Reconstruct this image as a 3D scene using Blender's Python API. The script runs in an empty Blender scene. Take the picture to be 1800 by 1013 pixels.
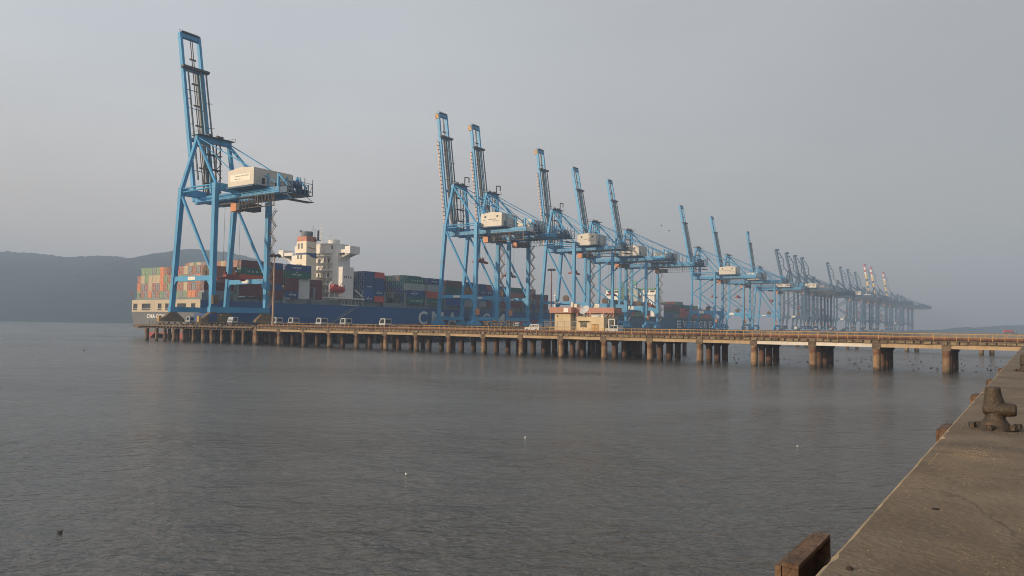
import bpy, math, random
from mathutils import Vector, Matrix
random.seed(7)
C = bpy.context.scene.collection
sc = bpy.context.scene
TH = math.radians(-34.45)
PD = Vector((math.cos(TH), math.sin(TH), 0)); DD = Vector((-math.sin(TH), math.cos(TH), 0)); OO = Vector((-119.2, 245.7, 0))
DECK = 5.0
def W(u, v, z): return OO + PD*u + DD*v + Vector((0, 0, z))     # wharf frame: u towards the shore, v along the berth

# ------------------------------------------------------------------ materials
def mat(name, col, rough=.6, var=.25, scale=.4, rust=0, rustcol=(.16, .06, .025), streak=0, metal=0, bump=0, bscale=6, dirt=0, spec=.4):
    m = bpy.data.materials.new(name); m.use_nodes = True
    n = m.node_tree.nodes; l = m.node_tree.links; b = n['Principled BSDF']
    b.inputs['Roughness'].default_value = rough; b.inputs['Metallic'].default_value = metal
    b.inputs['Specular IOR Level'].default_value = spec
    tc = n.new('ShaderNodeTexCoord'); oi = n.new('ShaderNodeObjectInfo')
    mul = n.new('ShaderNodeMath'); mul.operation = 'MULTIPLY'; mul.inputs[1].default_value = 37
    l.new(oi.outputs['Random'], mul.inputs[0])
    def noise(s, det=5, mapping=None):
        t = n.new('ShaderNodeTexNoise'); t.noise_dimensions = '4D'; t.inputs['Scale'].default_value = s; t.inputs['Detail'].default_value = det
        l.new(mul.outputs[0], t.inputs['W'])
        if mapping:
            mp = n.new('ShaderNodeMapping'); mp.inputs['Scale'].default_value = mapping; l.new(tc.outputs['Object'], mp.inputs[0]); l.new(mp.outputs[0], t.inputs['Vector'])
        else: l.new(tc.outputs['Object'], t.inputs['Vector'])
        return t.outputs['Fac']
    def ramp(f, a, b2):
        r = n.new('ShaderNodeMapRange'); r.inputs[1].default_value = a; r.inputs[2].default_value = b2; l.new(f, r.inputs[0]); return r.outputs[0]
    def mix(f, a, b2):
        x = n.new('ShaderNodeMix'); x.data_type = 'RGBA'
        if isinstance(f, float): x.inputs[0].default_value = f
        else: l.new(f, x.inputs[0])
        for i, c in ((6, a), (7, b2)):
            if isinstance(c, tuple): x.inputs[i].default_value = (*c, 1)
            else: l.new(c, x.inputs[i])
        return x.outputs[2]
    c1 = tuple(x*(1-var) for x in col); c2 = tuple(min(1, x*(1+var)) for x in col)
    cur = mix(ramp(noise(scale), .3, .7), c1, c2)
    if streak: cur = mix(mul_(n, l, ramp(noise(1.2, 4, (1.6, 1.6, .12)), .5, .72), streak), cur, tuple(x*.45 for x in col))
    if dirt: cur = mix(mul_(n, l, ramp(noise(scale*.35, 6), .46, .68), dirt), cur, (.05, .04, .03))
    if rust: cur = mix(ramp(noise(scale*2.3, 8), .68-rust*.3, .78-rust*.3), cur, rustcol)
    l.new(cur, b.inputs['Base Color'])
    if bump:
        bp = n.new('ShaderNodeBump'); bp.inputs['Strength'].default_value = bump; bp.inputs['Distance'].default_value = .05
        l.new(noise(bscale, 8), bp.inputs['Height']); l.new(bp.outputs[0], b.inputs['Normal'])
    return m
def mul_(n, l, f, k):
    x = n.new('ShaderNodeMath'); x.operation = 'MULTIPLY'; x.inputs[1].default_value = k; l.new(f, x.inputs[0]); return x.outputs[0]

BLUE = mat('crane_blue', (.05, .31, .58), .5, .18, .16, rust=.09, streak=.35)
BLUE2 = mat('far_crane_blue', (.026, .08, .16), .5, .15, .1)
DARK = mat('dark_steel', (.045, .05, .06), .6, .3, .5, rust=.3)
BROWNST = mat('brown_steel', (.12, .085, .055), .7, .3, .5, rust=.3)
CREAM = mat('cream_panel', (.60, .56, .48), .5, .06, .2, streak=.15)
CREAM2 = mat('cream_sign', (.80, .76, .66), .5, .04, .2)
WHITE = mat('ship_white', (.74, .73, .70), .45, .06, .2, streak=.2, rust=.03)
HULLBL = mat('hull_blue', (.012, .055, .16), .4, .18, .06, streak=.3)
GREYGRN = mat('deck_grey', (.17, .21, .22), .6, .2, .3, rust=.08)
TAN = mat('stern_tan', (.50, .43, .32), .55, .08, .15, streak=.2)
GLASS = mat('dark_glass', (.015, .02, .025), .1, .1, 1, spec=.6)
CONC = mat('pier_concrete', (.34, .27, .19), .85, .22, .5, dirt=.5, streak=.45, bump=.3)
def band(m, z0, z1, col, k, soft=.25):
    n = m.node_tree.nodes; l = m.node_tree.links; b = n['Principled BSDF']; src = b.inputs['Base Color'].links[0].from_socket
    g = n.new('ShaderNodeNewGeometry'); sp = n.new('ShaderNodeSeparateXYZ'); l.new(g.outputs['Position'], sp.inputs[0])
    nz = n.new('ShaderNodeTexNoise'); nz.inputs['Scale'].default_value = 1.3; nz.inputs['Detail'].default_value = 6; l.new(g.outputs['Position'], nz.inputs['Vector'])
    a = n.new('ShaderNodeMath'); a.operation = 'MULTIPLY_ADD'; l.new(nz.outputs['Fac'], a.inputs[0]); a.inputs[1].default_value = 1.5; l.new(sp.outputs[2], a.inputs[2])   # height + ragged edge
    def st(e0, e1):
        r = n.new('ShaderNodeMapRange'); r.inputs[1].default_value = e0; r.inputs[2].default_value = e1; l.new(a.outputs[0], r.inputs[0]); return r.outputs[0]
    mm = n.new('ShaderNodeMath'); mm.operation = 'MULTIPLY'; l.new(st(z0+.75-soft, z0+.75+soft), mm.inputs[0]); l.new(st(z1+.75+soft, z1+.75-soft), mm.inputs[1])
    k2 = n.new('ShaderNodeMath'); k2.operation = 'MULTIPLY'; l.new(mm.outputs[0], k2.inputs[0]); k2.inputs[1].default_value = k
    x = n.new('ShaderNodeMix'); x.data_type = 'RGBA'; l.new(k2.outputs[0], x.inputs[0]); l.new(src, x.inputs[6]); x.inputs[7].default_value = (*col, 1); l.new(x.outputs[2], b.inputs['Base Color'])
CONCD = mat('stained_concrete', (.17, .125, .085), .9, .35, .9, dirt=.6, rust=.12, streak=.6, bump=.4)
CONCW = mat('pale_girder_concrete', (.44, .325, .20), .85, .14, .35, dirt=.35, streak=.35, rust=.03)
CONCP = mat('limewashed_girder', (.72, .68, .60), .85, .08, .35, dirt=.2, streak=.2)
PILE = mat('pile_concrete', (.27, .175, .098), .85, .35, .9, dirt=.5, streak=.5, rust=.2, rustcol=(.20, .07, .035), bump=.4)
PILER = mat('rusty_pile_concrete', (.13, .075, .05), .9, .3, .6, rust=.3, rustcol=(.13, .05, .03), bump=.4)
band(PILE, -9, .55, (.035, .032, .022), .85); band(PILE, 2.55, 3.3, (.12, .045, .025), .8); band(PILER, -9, .6, (.03, .026, .02), .85)
YELLOW = mat('railing_yellow', (.46, .26, .06), .5, .2, 1, rust=.12)
PIPE = mat('pipe_red_brown', (.16, .075, .05), .6, .25, .4, rust=.2)
RUST = mat('rusty_steel', (.125, .075, .045), .85, .5, 3, rust=.35, rustcol=(.07, .035, .025), dirt=.4, bump=.8, bscale=18)
IRON = mat('bollard_iron', (.052, .039, .027), .62, .4, 3.5, rust=.3, rustcol=(.14, .075, .04), dirt=.3, bump=.5, bscale=25, metal=.2)
BUFF = mat('buff_plaster', (.62, .50, .32), .8, .1, .5, streak=.25, dirt=.12)
PINK = mat('pink_parapet', (.46, .24, .18), .8, .12, .5, streak=.25)
GREYW = mat('grey_plaster', (.33, .32, .30), .85, .12, .6, streak=.25)
DISHM = mat('dish_grey', (.5, .51, .52), .5, .05, 1)
BROWND = mat('brown_door', (.25, .15, .06), .6, .2, 1)
MASTM = mat('mast_steel', (.40, .28, .20), .6, .15, .3, streak=.2)
VWHITE = mat('vehicle_white', (.40, .43, .46), .35, .05, .5)
TYRE = mat('tyre', (.02, .02, .02), .9)
REDOR = mat('orange_red', (.50, .06, .03), .5, .15, .5)
ORANGE = mat('cab_orange', (.62, .24, .09), .5, .2, .5)
GREENP = mat('green_paint', (.08, .28, .16), .5, .1, .3)
BIRDM = mat('bird_dark', (.025, .022, .02), .8)
GULLM = mat('bird_white', (.8, .8, .78), .8)
STRY = mat('stripe_yellow', (.7, .38, .05), .5); STRB = mat('stripe_black', (.02, .02, .02), .5)
STRR = mat('stripe_red', (.5, .05, .04), .5); STRW = mat('stripe_white', (.85, .83, .8), .5)
FARY = mat('far_boom_yellow', (.85, .55, .08), .5)
LETW = mat('lettering_white', (.66, .69, .66), .6, .08, .3)
LETC = mat('container_lettering', (.78, .8, .8), .6, .02)
LETD = mat('dark_lettering', (.06, .06, .07), .6)
BROWNB = mat('bogie_brown', (.17, .12, .06), .7, .3, .5, rust=.25)

# ------------------------------------------------------------------ mesh helpers
class MB:
    def __init__(s): s.v = []; s.f = []; s.m = []; s.s = []
    def add(s, vs, fs, mi=0, sm=False):
        o = len(s.v); s.v += [tuple(x) for x in vs]
        for f in fs: s.f.append(tuple(i+o for i in f)); s.m.append(mi); s.s.append(sm)
        return s
    def box(s, x0, x1, y0, y1, z0, z1, mi=0):
        if x0 > x1: x0, x1 = x1, x0
        if y0 > y1: y0, y1 = y1, y0
        if z0 > z1: z0, z1 = z1, z0
        return s.add([(x0,y0,z0),(x1,y0,z0),(x1,y1,z0),(x0,y1,z0),(x0,y0,z1),(x1,y0,z1),(x1,y1,z1),(x0,y1,z1)],
              [(0,3,2,1),(4,5,6,7),(0,1,5,4),(1,2,6,5),(2,3,7,6),(3,0,4,7)], mi)
    def beam(s, p, q, a, b=None, ref=(0,1,0), a2=None, b2=None, mi=0):
        p = Vector(p); q = Vector(q); b = a if b is None else b; a2 = a if a2 is None else a2; b2 = b if b2 is None else b2
        d = (q-p).normalized(); r = Vector(ref); r = r-d*r.dot(d)
        if r.length < 1e-4: r = Vector((1,0,0)); r = r-d*r.dot(d)
        r.normalize(); t = d.cross(r)
        vs = [p-r*a/2-t*b/2, p+r*a/2-t*b/2, p+r*a/2+t*b/2, p-r*a/2+t*b/2, q-r*a2/2-t*b2/2, q+r*a2/2-t*b2/2, q+r*a2/2+t*b2/2, q-r*a2/2+t*b2/2]
        return s.add(vs, [(0,3,2,1),(4,5,6,7),(0,1,5,4),(1,2,6,5),(2,3,7,6),(3,0,4,7)], mi)
    def tube(s, p, q, r, n=8, r2=None, mi=0, cap=True):
        p = Vector(p); q = Vector(q); r2 = r if r2 is None else r2; d = (q-p).normalized()
        a = d.orthogonal().normalized(); b = d.cross(a); vs = []
        for c, rr in ((p, r), (q, r2)):
            for i in range(n):
                t = 2*math.pi*i/n; vs.append(c+a*math.cos(t)*rr+b*math.sin(t)*rr)
        s.add(vs, [(i, (i+1) % n, n+(i+1) % n, n+i) for i in range(n)], mi, True)
        if cap: s.add(vs, [tuple(range(n-1, -1, -1)), tuple(range(n, 2*n))], mi)
        return s
    def path(s, pts, r, n=6, mi=0):
        for a, b in zip(pts, pts[1:]): s.tube(a, b, r, n, mi=mi)
        return s
    def prism(s, poly, axis, t0, t1, mi=0):
        # poly: 2D points counter-clockwise; axis 'x' extrudes (y,z) polygons, 'y' extrudes (x,z), 'z' extrudes (x,y)
        n = len(poly)
        f = {'x': lambda a, b, t: (t, a, b), 'y': lambda a, b, t: (a, t, b), 'z': lambda a, b, t: (a, b, t)}[axis]
        vs = [f(a, b, t0) for a, b in poly]+[f(a, b, t1) for a, b in poly]
        fl = axis == 'y'
        sides = [(i, (i+1) % n, n+(i+1) % n, n+i) for i in range(n)]; caps = [tuple(range(n-1, -1, -1)), tuple(range(n, 2*n))]
        fs = sides+caps
        if fl: fs = [tuple(reversed(x)) for x in fs]
        return s.add(vs, fs, mi)
    def lathe(s, prof, n=16, c=(0,0,0), mi=0, axis='z'):
        vs = []
        for r, z in prof:
            for i in range(n):
                t = 2*math.pi*i/n; x, y = r*math.cos(t), r*math.sin(t)
                vs.append((c[0]+x, c[1]+y, c[2]+z) if axis == 'z' else ((c[0]+z, c[1]+x, c[2]+y) if axis == 'x' else (c[0]+y, c[1]+z, c[2]+x)))
        fs = []
        for k in range(len(prof)-1):
            for i in range(n): fs.append((k*n+i, k*n+(i+1) % n, (k+1)*n+(i+1) % n, (k+1)*n+i))
        s.add(vs, fs, mi, True); m = len(prof)-1
        return s.add(vs, [tuple(range(n-1, -1, -1)), tuple(range(m*n, m*n+n))], mi)
    def mesh(s, name, mats):
        me = bpy.data.meshes.new(name); me.from_pydata(s.v, [], s.f)
        for m in (mats if isinstance(mats, (list, tuple)) else [mats]): me.materials.append(m)
        me.polygons.foreach_set('material_index', s.m); me.polygons.foreach_set('use_smooth', s.s); me.update(); return me
    def build(s, name, mats, parent=None, loc=None, rz=None):
        o = bpy.data.objects.new(name, s.mesh(name, mats)); C.objects.link(o)
        if parent: o.parent = parent
        if loc is not None: o.location = loc
        if rz is not None: o.rotation_euler.z = rz
        return o
def tag(o, label=None, cat=None, group=None, kind=None):
    for k, x in (('label', label), ('category', cat), ('group', group), ('kind', kind)):
        if x: o[k] = x
    return o
def empty(name, loc, rz=TH):
    o = bpy.data.objects.new(name, None); C.objects.link(o); o.location = loc; o.rotation_euler.z = rz; o.empty_display_size = .1; return o
KIDS = {}
def kids(o): return [c for c in C.objects if c.parent == o]
def copy_tree(o, parent=None):
    c = o.copy(); C.objects.link(c); c.parent = parent
    for ch in kids(o): copy_tree(ch, c)
    return c
def fmesh(items):
    # items: (text, origin, xdir, ydir, width or None, height): letters as thin raised mesh
    mb = MB()
    for txt, org, xd, yd, wd, ht in items:
        cu = bpy.data.curves.new('lettering', 'FONT'); cu.body = txt; cu.extrude = .0; cu.offset = .022; cu.size = 1
        ob = bpy.data.objects.new('lettering', cu); me = bpy.data.meshes.new_from_object(ob)
        vs = [v.co.copy() for v in me.vertices]
        if not vs: continue
        x0 = min(v.x for v in vs); x1 = max(v.x for v in vs); y0 = min(v.y for v in vs); y1 = max(v.y for v in vs)
        ky = ht/(y1-y0); kx = wd/(x1-x0) if wd else ky
        org, xd, yd = Vector(org), Vector(xd), Vector(yd)
        mb.add([org+xd*(v.x-x0)*kx+yd*(v.y-y0)*ky for v in vs], [tuple(p.vertices) for p in me.polygons])
        bpy.data.objects.remove(ob); bpy.data.curves.remove(cu); bpy.data.meshes.remove(me)
    return mb

# ------------------------------------------------------------------ camera, light, sky, air
cam = bpy.data.cameras.new('camera'); co = bpy.data.objects.new('camera', cam); C.objects.link(co); sc.camera = co
cam.sensor_width = 36; cam.lens = 1340/1800*36; cam.clip_start = .2; cam.clip_end = 20000
co.matrix_world = Matrix.Translation((0, 0, 6.6)) @ Matrix.Rotation(math.pi/2+math.atan(64.5/1340), 4, 'X') @ Matrix.Rotation(math.radians(.83), 4, 'Z')
SUN_EL = math.radians(13); SUN_AZ = math.radians(246)          # azimuth from +Y clockwise
sdir = Vector((math.cos(SUN_EL)*math.sin(SUN_AZ), math.cos(SUN_EL)*math.cos(SUN_AZ), math.sin(SUN_EL)))
sl = bpy.data.lights.new('sun', 'SUN'); sl.energy = 5.0; sl.angle = math.radians(1.2); sl.color = (1, .77, .53)
so = bpy.data.objects.new('sun', sl); C.objects.link(so); so.rotation_euler = sdir.to_track_quat('Z', 'Y').to_euler(); so.location = (0, 0, 200)
wd = bpy.data.worlds.new('World'); sc.world = wd; wd.use_nodes = True
n = wd.node_tree.nodes; l = wd.node_tree.links; bg = n['Background']
sky = n.new('ShaderNodeTexSky'); sky.sky_type = 'NISHITA'; sky.sun_disc = False; sky.sun_elevation = SUN_EL; sky.sun_rotation = SUN_AZ
sky.dust_density = 4; sky.air_density = 1.2
bg.inputs['Strength'].default_value = .05; l.new(sky.outputs[0], bg.inputs[0])
tc = n.new('ShaderNodeTexCoord'); sep = n.new('ShaderNodeSeparateXYZ'); l.new(tc.outputs['Generated'], sep.inputs[0])
def mr(src, a, b, c=0., d=1.):
    x = n.new('ShaderNodeMapRange'); x.interpolation_type = 'SMOOTHSTEP'
    for i, v in ((1, a), (2, b), (3, c), (4, d)): x.inputs[i].default_value = v
    l.new(src, x.inputs[0]); return x.outputs[0]
def mx(f, a, b):
    x = n.new('ShaderNodeMix'); x.data_type = 'RGBA'; l.new(f, x.inputs[0])
    for i, c in ((6, a), (7, b)):
        if isinstance(c, tuple): x.inputs[i].default_value = (*c, 1)
        else: l.new(c, x.inputs[i])
    return x.outputs[2]
el = mr(sep.outputs[2], 0, .38); sd = mr(sep.outputs[0], .72, -.6)
lo = mx(sd, (.305, .262, .255), (.65, .525, .465)); hi = mx(sd, (.345, .312, .300), (.58, .595, .61))
bg2 = n.new('ShaderNodeBackground'); l.new(mx(el, lo, hi), bg2.inputs[0]); bg2.inputs[1].default_value = 1.0
wn = n.new('ShaderNodeTexNoise'); wn.inputs['Scale'].default_value = 2.2; wn.inputs['Detail'].default_value = 3; wmp = n.new('ShaderNodeMapping'); wmp.inputs['Scale'].default_value = (1, 1, 2.6); l.new(tc.outputs['Generated'], wmp.inputs[0]); l.new(wmp.outputs[0], wn.inputs['Vector'])
l.new(mr(wn.outputs['Fac'], .3, .7, .94, 1.06), bg2.inputs[1])
ad = n.new('ShaderNodeAddShader'); l.new(bg.outputs[0], ad.inputs[0]); l.new(bg2.outputs[0], ad.inputs[1])
l.new(ad.outputs[0], n['World Output'].inputs[0])
vs_ = sc.view_settings; vs_.view_transform = 'Standard'; vs_.look = 'None'; vs_.exposure = 0; vs_.gamma = 1
sc.cycles.use_denoising = True; sc.cycles.pixel_filter_type = 'BLACKMAN_HARRIS'; sc.cycles.filter_width = 1.0; sc.cycles.max_bounces = 6; sc.cycles.diffuse_bounces = 3; sc.cycles.glossy_bounces = 3
hm = bpy.data.materials.new('haze_air'); hm.use_nodes = True; hn = hm.node_tree.nodes; hn.remove(hn['Principled BSDF'])
pv = hn.new('ShaderNodeVolumePrincipled'); pv.inputs['Color'].default_value = (.545, .735, 1.0, 1); pv.inputs['Density'].default_value = .00047; pv.inputs['Anisotropy'].default_value = 0
hm.node_tree.links.new(pv.outputs[0], hn['Material Output'].inputs['Volume'])
tag(MB().box(-2500, 2900, -300, 2900, -9, 275).build('haze', hm), 'grey morning haze over the harbour', 'haze', kind='stuff')

# ------------------------------------------------------------------ water
wm = bpy.data.materials.new('harbour_water'); wm.use_nodes = True; n = wm.node_tree.nodes; l = wm.node_tree.links; b = n['Principled BSDF']
b.inputs['Base Color'].default_value = (.082, .079, .072, 1); b.inputs['IOR'].default_value = 1.33
geo = n.new('ShaderNodeNewGeometry')
def wnoise(sx, sy, rot, det, scale=1, dist=0):
    mp = n.new('ShaderNodeMapping'); mp.inputs['Scale'].default_value = (sx, sy, 1); mp.inputs['Rotation'].default_value = (0, 0, math.radians(rot)); l.new(geo.outputs['Position'], mp.inputs[0])
    t = n.new('ShaderNodeTexNoise'); t.inputs['Scale'].default_value = scale; t.inputs['Detail'].default_value = det; t.inputs['Distortion'].default_value = dist; l.new(mp.outputs[0], t.inputs[0]); return t.outputs['Fac']
def mth(op, a, b_):
    x = n.new('ShaderNodeMath'); x.operation = op
    for i, c in ((0, a), (1, b_)):
        if isinstance(c, (int, float)): x.inputs[i].default_value = c
        else: l.new(c, x.inputs[i])
    return x.outputs[0]
rip = wnoise(.75, 1.35, 14, 4, 1.0, .6); chop = wnoise(2.3, 3.6, -16, 3, 1.0, .4); swl = wnoise(.09, .26, 22, 2); mid = wnoise(.27, .52, 8, 3, 1, .6)
patch = wnoise(.016, .034, 24, 4, 1, .8); mrp = n.new('ShaderNodeMapRange'); mrp.inputs[1].default_value = .38; mrp.inputs[2].default_value = .62; mrp.inputs[3].default_value = .6; mrp.inputs[4].default_value = 1; l.new(patch, mrp.inputs[0])
spy = n.new('ShaderNodeSeparateXYZ'); l.new(geo.outputs['Position'], spy.inputs[0]); shel = n.new('ShaderNodeMapRange'); shel.inputs[1].default_value = 50; shel.inputs[2].default_value = 230; shel.inputs[3].default_value = 1; shel.inputs[4].default_value = .25; l.new(spy.outputs[1], shel.inputs[0])   # sheltered water near the wharf
h = mth('ADD', mth('MULTIPLY', mth('ADD', mth('MULTIPLY', rip, .26), mth('MULTIPLY', chop, .16)), mrp.outputs[0]), mth('MULTIPLY', shel.outputs[0], mth('ADD', mth('MULTIPLY', swl, .5), mth('MULTIPLY', mth('MULTIPLY', mid, .42), mrp.outputs[0]))))
rr_ = n.new('ShaderNodeMapRange'); rr_.inputs[1].default_value = .35; rr_.inputs[2].default_value = .65; rr_.inputs[3].default_value = .26; rr_.inputs[4].default_value = .13; l.new(patch, rr_.inputs[0]); l.new(rr_.outputs[0], b.inputs['Roughness'])
bp = n.new('ShaderNodeBump'); bp.inputs['Strength'].default_value = 1.0; bp.inputs['Distance'].default_value = 1.0; l.new(h, bp.inputs['Height']); l.new(bp.outputs[0], b.inputs['Normal'])
tag(MB().add([(-2450, -250, 0), (2850, -250, 0), (2850, 2850, 0), (-2450, 2850, 0)], [(0, 1, 2, 3)]).build('water', wm), 'grey rippled harbour water', 'water', kind='structure')

# ------------------------------------------------------------------ hills
def hillmat(name, a, b_):
    return mat(name, a, .95, .45, .03, rust=.3, rustcol=b_)
HILL = hillmat('hill_forest', (.012, .026, .027), (.018, .032, .026))
from mathutils import noise as NZ
def hill(name, pts, depth0, depth1, label):
    # pts: (x, crest height) along a ridge; a forested slope from the shore up to the crest
    mb = MB(); nx = 420; ny = 110; x0, x1 = pts[0][0], pts[-1][0]; vs = []
    for j in range(ny+1):
        t = j/ny
        for i in range(nx+1):
            x = x0+(x1-x0)*i/nx; k = 0
            while k < len(pts)-2 and pts[k+1][0] < x: k += 1
            (xa, ha), (xb, hb) = pts[k], pts[k+1]; s = min(1, max(0, (x-xa)/(xb-xa))); s = s*s*(3-2*s); hh = ha+(hb-ha)*s
            y = depth0+(depth1-depth0)*t
            prof = math.sin(min(t/.8, 1)*math.pi/2)**.9 if t < .8 else 1-(t-.8)*.6
            tree = (abs(NZ.noise((x*.05, y*.05, 1)))*7+NZ.noise((x*.008, y*.008, 5))*8+NZ.noise((x*.11, y*.11, 3))*5)*min(1, t*6+.15)*min(1, hh/60+.12)*(.22+.9*max(0, 1-abs(t-.8)/.16))
            vs.append((x+NZ.noise((x*.09, y*.09, 9))*4, y+NZ.noise((x*.004, y*.004, 1))*30, -2+(hh+2)*prof+tree))
    fs = [(j*(nx+1)+i, j*(nx+1)+i+1, (j+1)*(nx+1)+i+1, (j+1)*(nx+1)+i) for j in range(ny) for i in range(nx)]
    mb.add(vs, fs, 0, True); return tag(mb.build(name, HILL), label, 'hill', kind='structure')
YC = 2124                                                         # crest distance
def hx(px): return (px-900)/1340*YC
def hz(px, y): return 6.6+(558+.0145*px-y)/1340*YC
hill('hill', [(hx(-260), 168)]+[(hx(a), hz(a, y)-13) for a, y in ((-120, 432), (0, 438), (60, 442), (140, 448), (210, 448), (250, 451), (300, 450), (345, 441), (370, 436), (400, 438), (450, 448), (480, 464), (500, 480), (530, 505), (570, 545))]+[(hx(620), -6)], 1300, 2330, 'forested hill across the water, hazy blue')
def rx_(px): return (px-900)/1340*2200
hill('distant_hills', [(rx_(1540), -4)]+[(rx_(a), max(0, (558+.0145*a-y)/1340*2200+4)) for a, y in ((1600, 580), (1650, 579), (1690, 578), (1715, 574), (1735, 576), (1770, 574), (1800, 572), (1880, 565))]+[(rx_(2000), 40)], 2060, 2300, 'low hazy hills at the right horizon')

# ------------------------------------------------------------------ near quay
QC = mat('quay_concrete', (.166, .123, .08), .9, .22, 1.3, dirt=.55, bump=.5, bscale=14)
def crack_up(m):
    n = m.node_tree.nodes; l = m.node_tree.links; b = n['Principled BSDF']; src = b.inputs['Base Color'].links[0].from_socket
    tc = n.new('ShaderNodeTexCoord'); nz = n.new('ShaderNodeTexNoise'); nz.inputs['Scale'].default_value = 1.4; nz.inputs['Detail'].default_value = 6; l.new(tc.outputs['Object'], nz.inputs['Vector'])
    vm = n.new('ShaderNodeVectorMath'); vm.operation = 'MULTIPLY_ADD'; l.new(nz.outputs['Color'], vm.inputs[0]); vm.inputs[1].default_value = (.9, .9, .0); l.new(tc.outputs['Object'], vm.inputs[2])
    vo = n.new('ShaderNodeTexVoronoi'); vo.feature = 'DISTANCE_TO_EDGE'; vo.inputs['Scale'].default_value = .42; l.new(vm.outputs[0], vo.inputs['Vector'])
    def rng(s_, a, b_, c=0, d=1):
        x = n.new('ShaderNodeMapRange'); [setattr(x.inputs[i], 'default_value', v) for i, v in ((1, a), (2, b_), (3, c), (4, d))]; l.new(s_, x.inputs[0]); return x.outputs[0]
    def mixc(f, a, col):
        x = n.new('ShaderNodeMix'); x.data_type = 'RGBA'; l.new(f, x.inputs[0]); l.new(a, x.inputs[6]); x.inputs[7].default_value = (*col, 1); return x.outputs[2]
    def noi(s_, sx, sy, lo_, hi_, d):
        mp = n.new('ShaderNodeMapping'); mp.inputs['Scale'].default_value = (sx, sy, 1); l.new(tc.outputs['Object'], mp.inputs[0]); t = n.new('ShaderNodeTexNoise'); t.inputs['Scale'].default_value = s_; t.inputs['Detail'].default_value = 7; t.inputs['Roughness'].default_value = .65; l.new(mp.outputs[0], t.inputs['Vector']); return rng(t.outputs['Fac'], lo_, hi_, 0, d)
    cur = mixc(noi(.9, 1, .5, .5, .66, .55), src, (.20, .162, .115)); cur = mixc(noi(.6, .35, 1.5, .52, .66, .6), cur, (.085, .066, .048)); cur = mixc(noi(9, 1, 1, .60, .70, .6), cur, (.24, .2, .15)); cur = mixc(noi(14, 1, .5, .64, .70, .7), cur, (.05, .04, .03))
    cur = mixc(rng(vo.outputs['Distance'], .002, .0055, .5, 0), cur, (.05, .04, .03))
    l.new(cur, b.inputs['Base Color'])
crack_up(QC)
def quay():
    mb = MB(); vs = []; rows = []
    ys = []; y = -150.0
    while y < -110: ys.append(y); y += .05
    while y < -85: ys.append(y); y += .2
    while y < 20: ys.append(y); y += 1.5
    for y in ys:
        j = NZ.noise((y*1.1, 0, 0))*.010+NZ.noise((y*6, 4, 0))*.008; k = max(0, NZ.noise((y*2.3, 9, 2))-.22)*.16
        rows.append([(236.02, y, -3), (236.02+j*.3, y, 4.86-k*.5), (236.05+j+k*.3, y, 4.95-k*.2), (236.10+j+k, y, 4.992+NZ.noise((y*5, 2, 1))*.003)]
                    + [(236.12+.14+q*.35*1.16**q, y, 5+NZ.noise((y*1.1, q*.6, 1))*.006) for q in range(16)]+[(330, y, 5)])
    m = len(rows[0]); vs = [p for r in rows for p in r]
    fs = [(a*m+i, a*m+i+1, (a+1)*m+i+1, (a+1)*m+i) for a in range(len(rows)-1) for i in range(m-1)]
    fs = [tuple(reversed(f)) for f in fs]
    mb.add(vs, fs); mb.m = [1 if q % (m-1) in (1, 2) else 0 for q in range(len(fs))]; return mb.build('quay_pavement', [QC, mat('quay_worn_lit_edge', (.27, .215, .14), .9, .3, 3, dirt=.4, bump=.5, bscale=20)], loc=OO, rz=TH)  # bevel faces: paler worn concrete, with the lit strip put into the colour
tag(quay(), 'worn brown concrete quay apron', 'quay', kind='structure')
PATCH = mat('sandy_litter', (.30, .24, .15), .95, .4, 6)
def pebbles(name, spots, mats_, label):
    mb = MB()
    for (u, v, su, sv, cnt, smin, smax) in spots:
        for _ in range(cnt):
            x = u+random.gauss(0, su); y = v+random.gauss(0, sv); s = random.uniform(smin, smax)
            if x < 236.2: continue
            a = random.random()*6.28; ax, ay = math.cos(a)*s, math.sin(a)*s; f = random.uniform(.25, .6)
            mb.add([(x+ax, y+ay, 4.997), (x-ay*f, y+ax*f, 4.997), (x-ax, y-ay, 4.997), (x+ay*f, y-ax*f, 4.997), (x, y, 5.0+s*random.uniform(.25, .7))],
                   [(0, 1, 4), (1, 2, 4), (2, 3, 4), (3, 0, 4)], random.randint(0, len(mats_)-1))
    return tag(mb.build(name, mats_, loc=OO, rz=TH), label, 'gravel', kind='stuff')
GRV = [mat('grit_pale', (.30, .24, .165), .9), mat('grit_brown', (.10, .075, .05), .9), mat('straw', (.34, .25, .14), .9)]
pebbles('gravel', [(236.5, -124.1, .17, .55, 3200, .003, .011), (237.5, -128.9, .35, .22, 900, .004, .013), (237.9, -127.6, .4, .2, 300, .003, .010), (238, -126.9, .3, .3, 260, .003, .010),
                   (237.2, -126, 1.2, 3.5, 600, .003, .012), (237, -120.4, .7, .5, 240, .005, .015), (236.35, -127, .08, 2.5, 260, .003, .010)], GRV, 'pale grit and straw litter on the quay')
DKB = mat('dark_clod', (.035, .025, .018), .95)
def clod(u, v, s, st, name, label, m):
    mb = MB(); prof = [(s*.55, -.02), (s*.95, .1*s), (s, .35*s), (s*.7, .7*s), (s*.2, .85*s)]
    mb.lathe(prof, 9)
    mb.v = [(x*st*(1+.25*NZ.noise((x*40, y*40, z*40))), y*(1+.3*NZ.noise((y*30, z*40, 3))), z) for x, y, z in mb.v]
    tag(mb.build(name, m, loc=W(u, v, 5), rz=TH+.5), label, 'debris')
clod(236.24, -129.62, .024, 1, 'dirt_clod', 'round dark clod near the quay edge at the bottom of the picture', DKB)
clod(236.52, -127.3, .014, 2.6, 'bark_scrap', 'thin dark scrap lying flat in the middle of the quay', TYRE)

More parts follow.
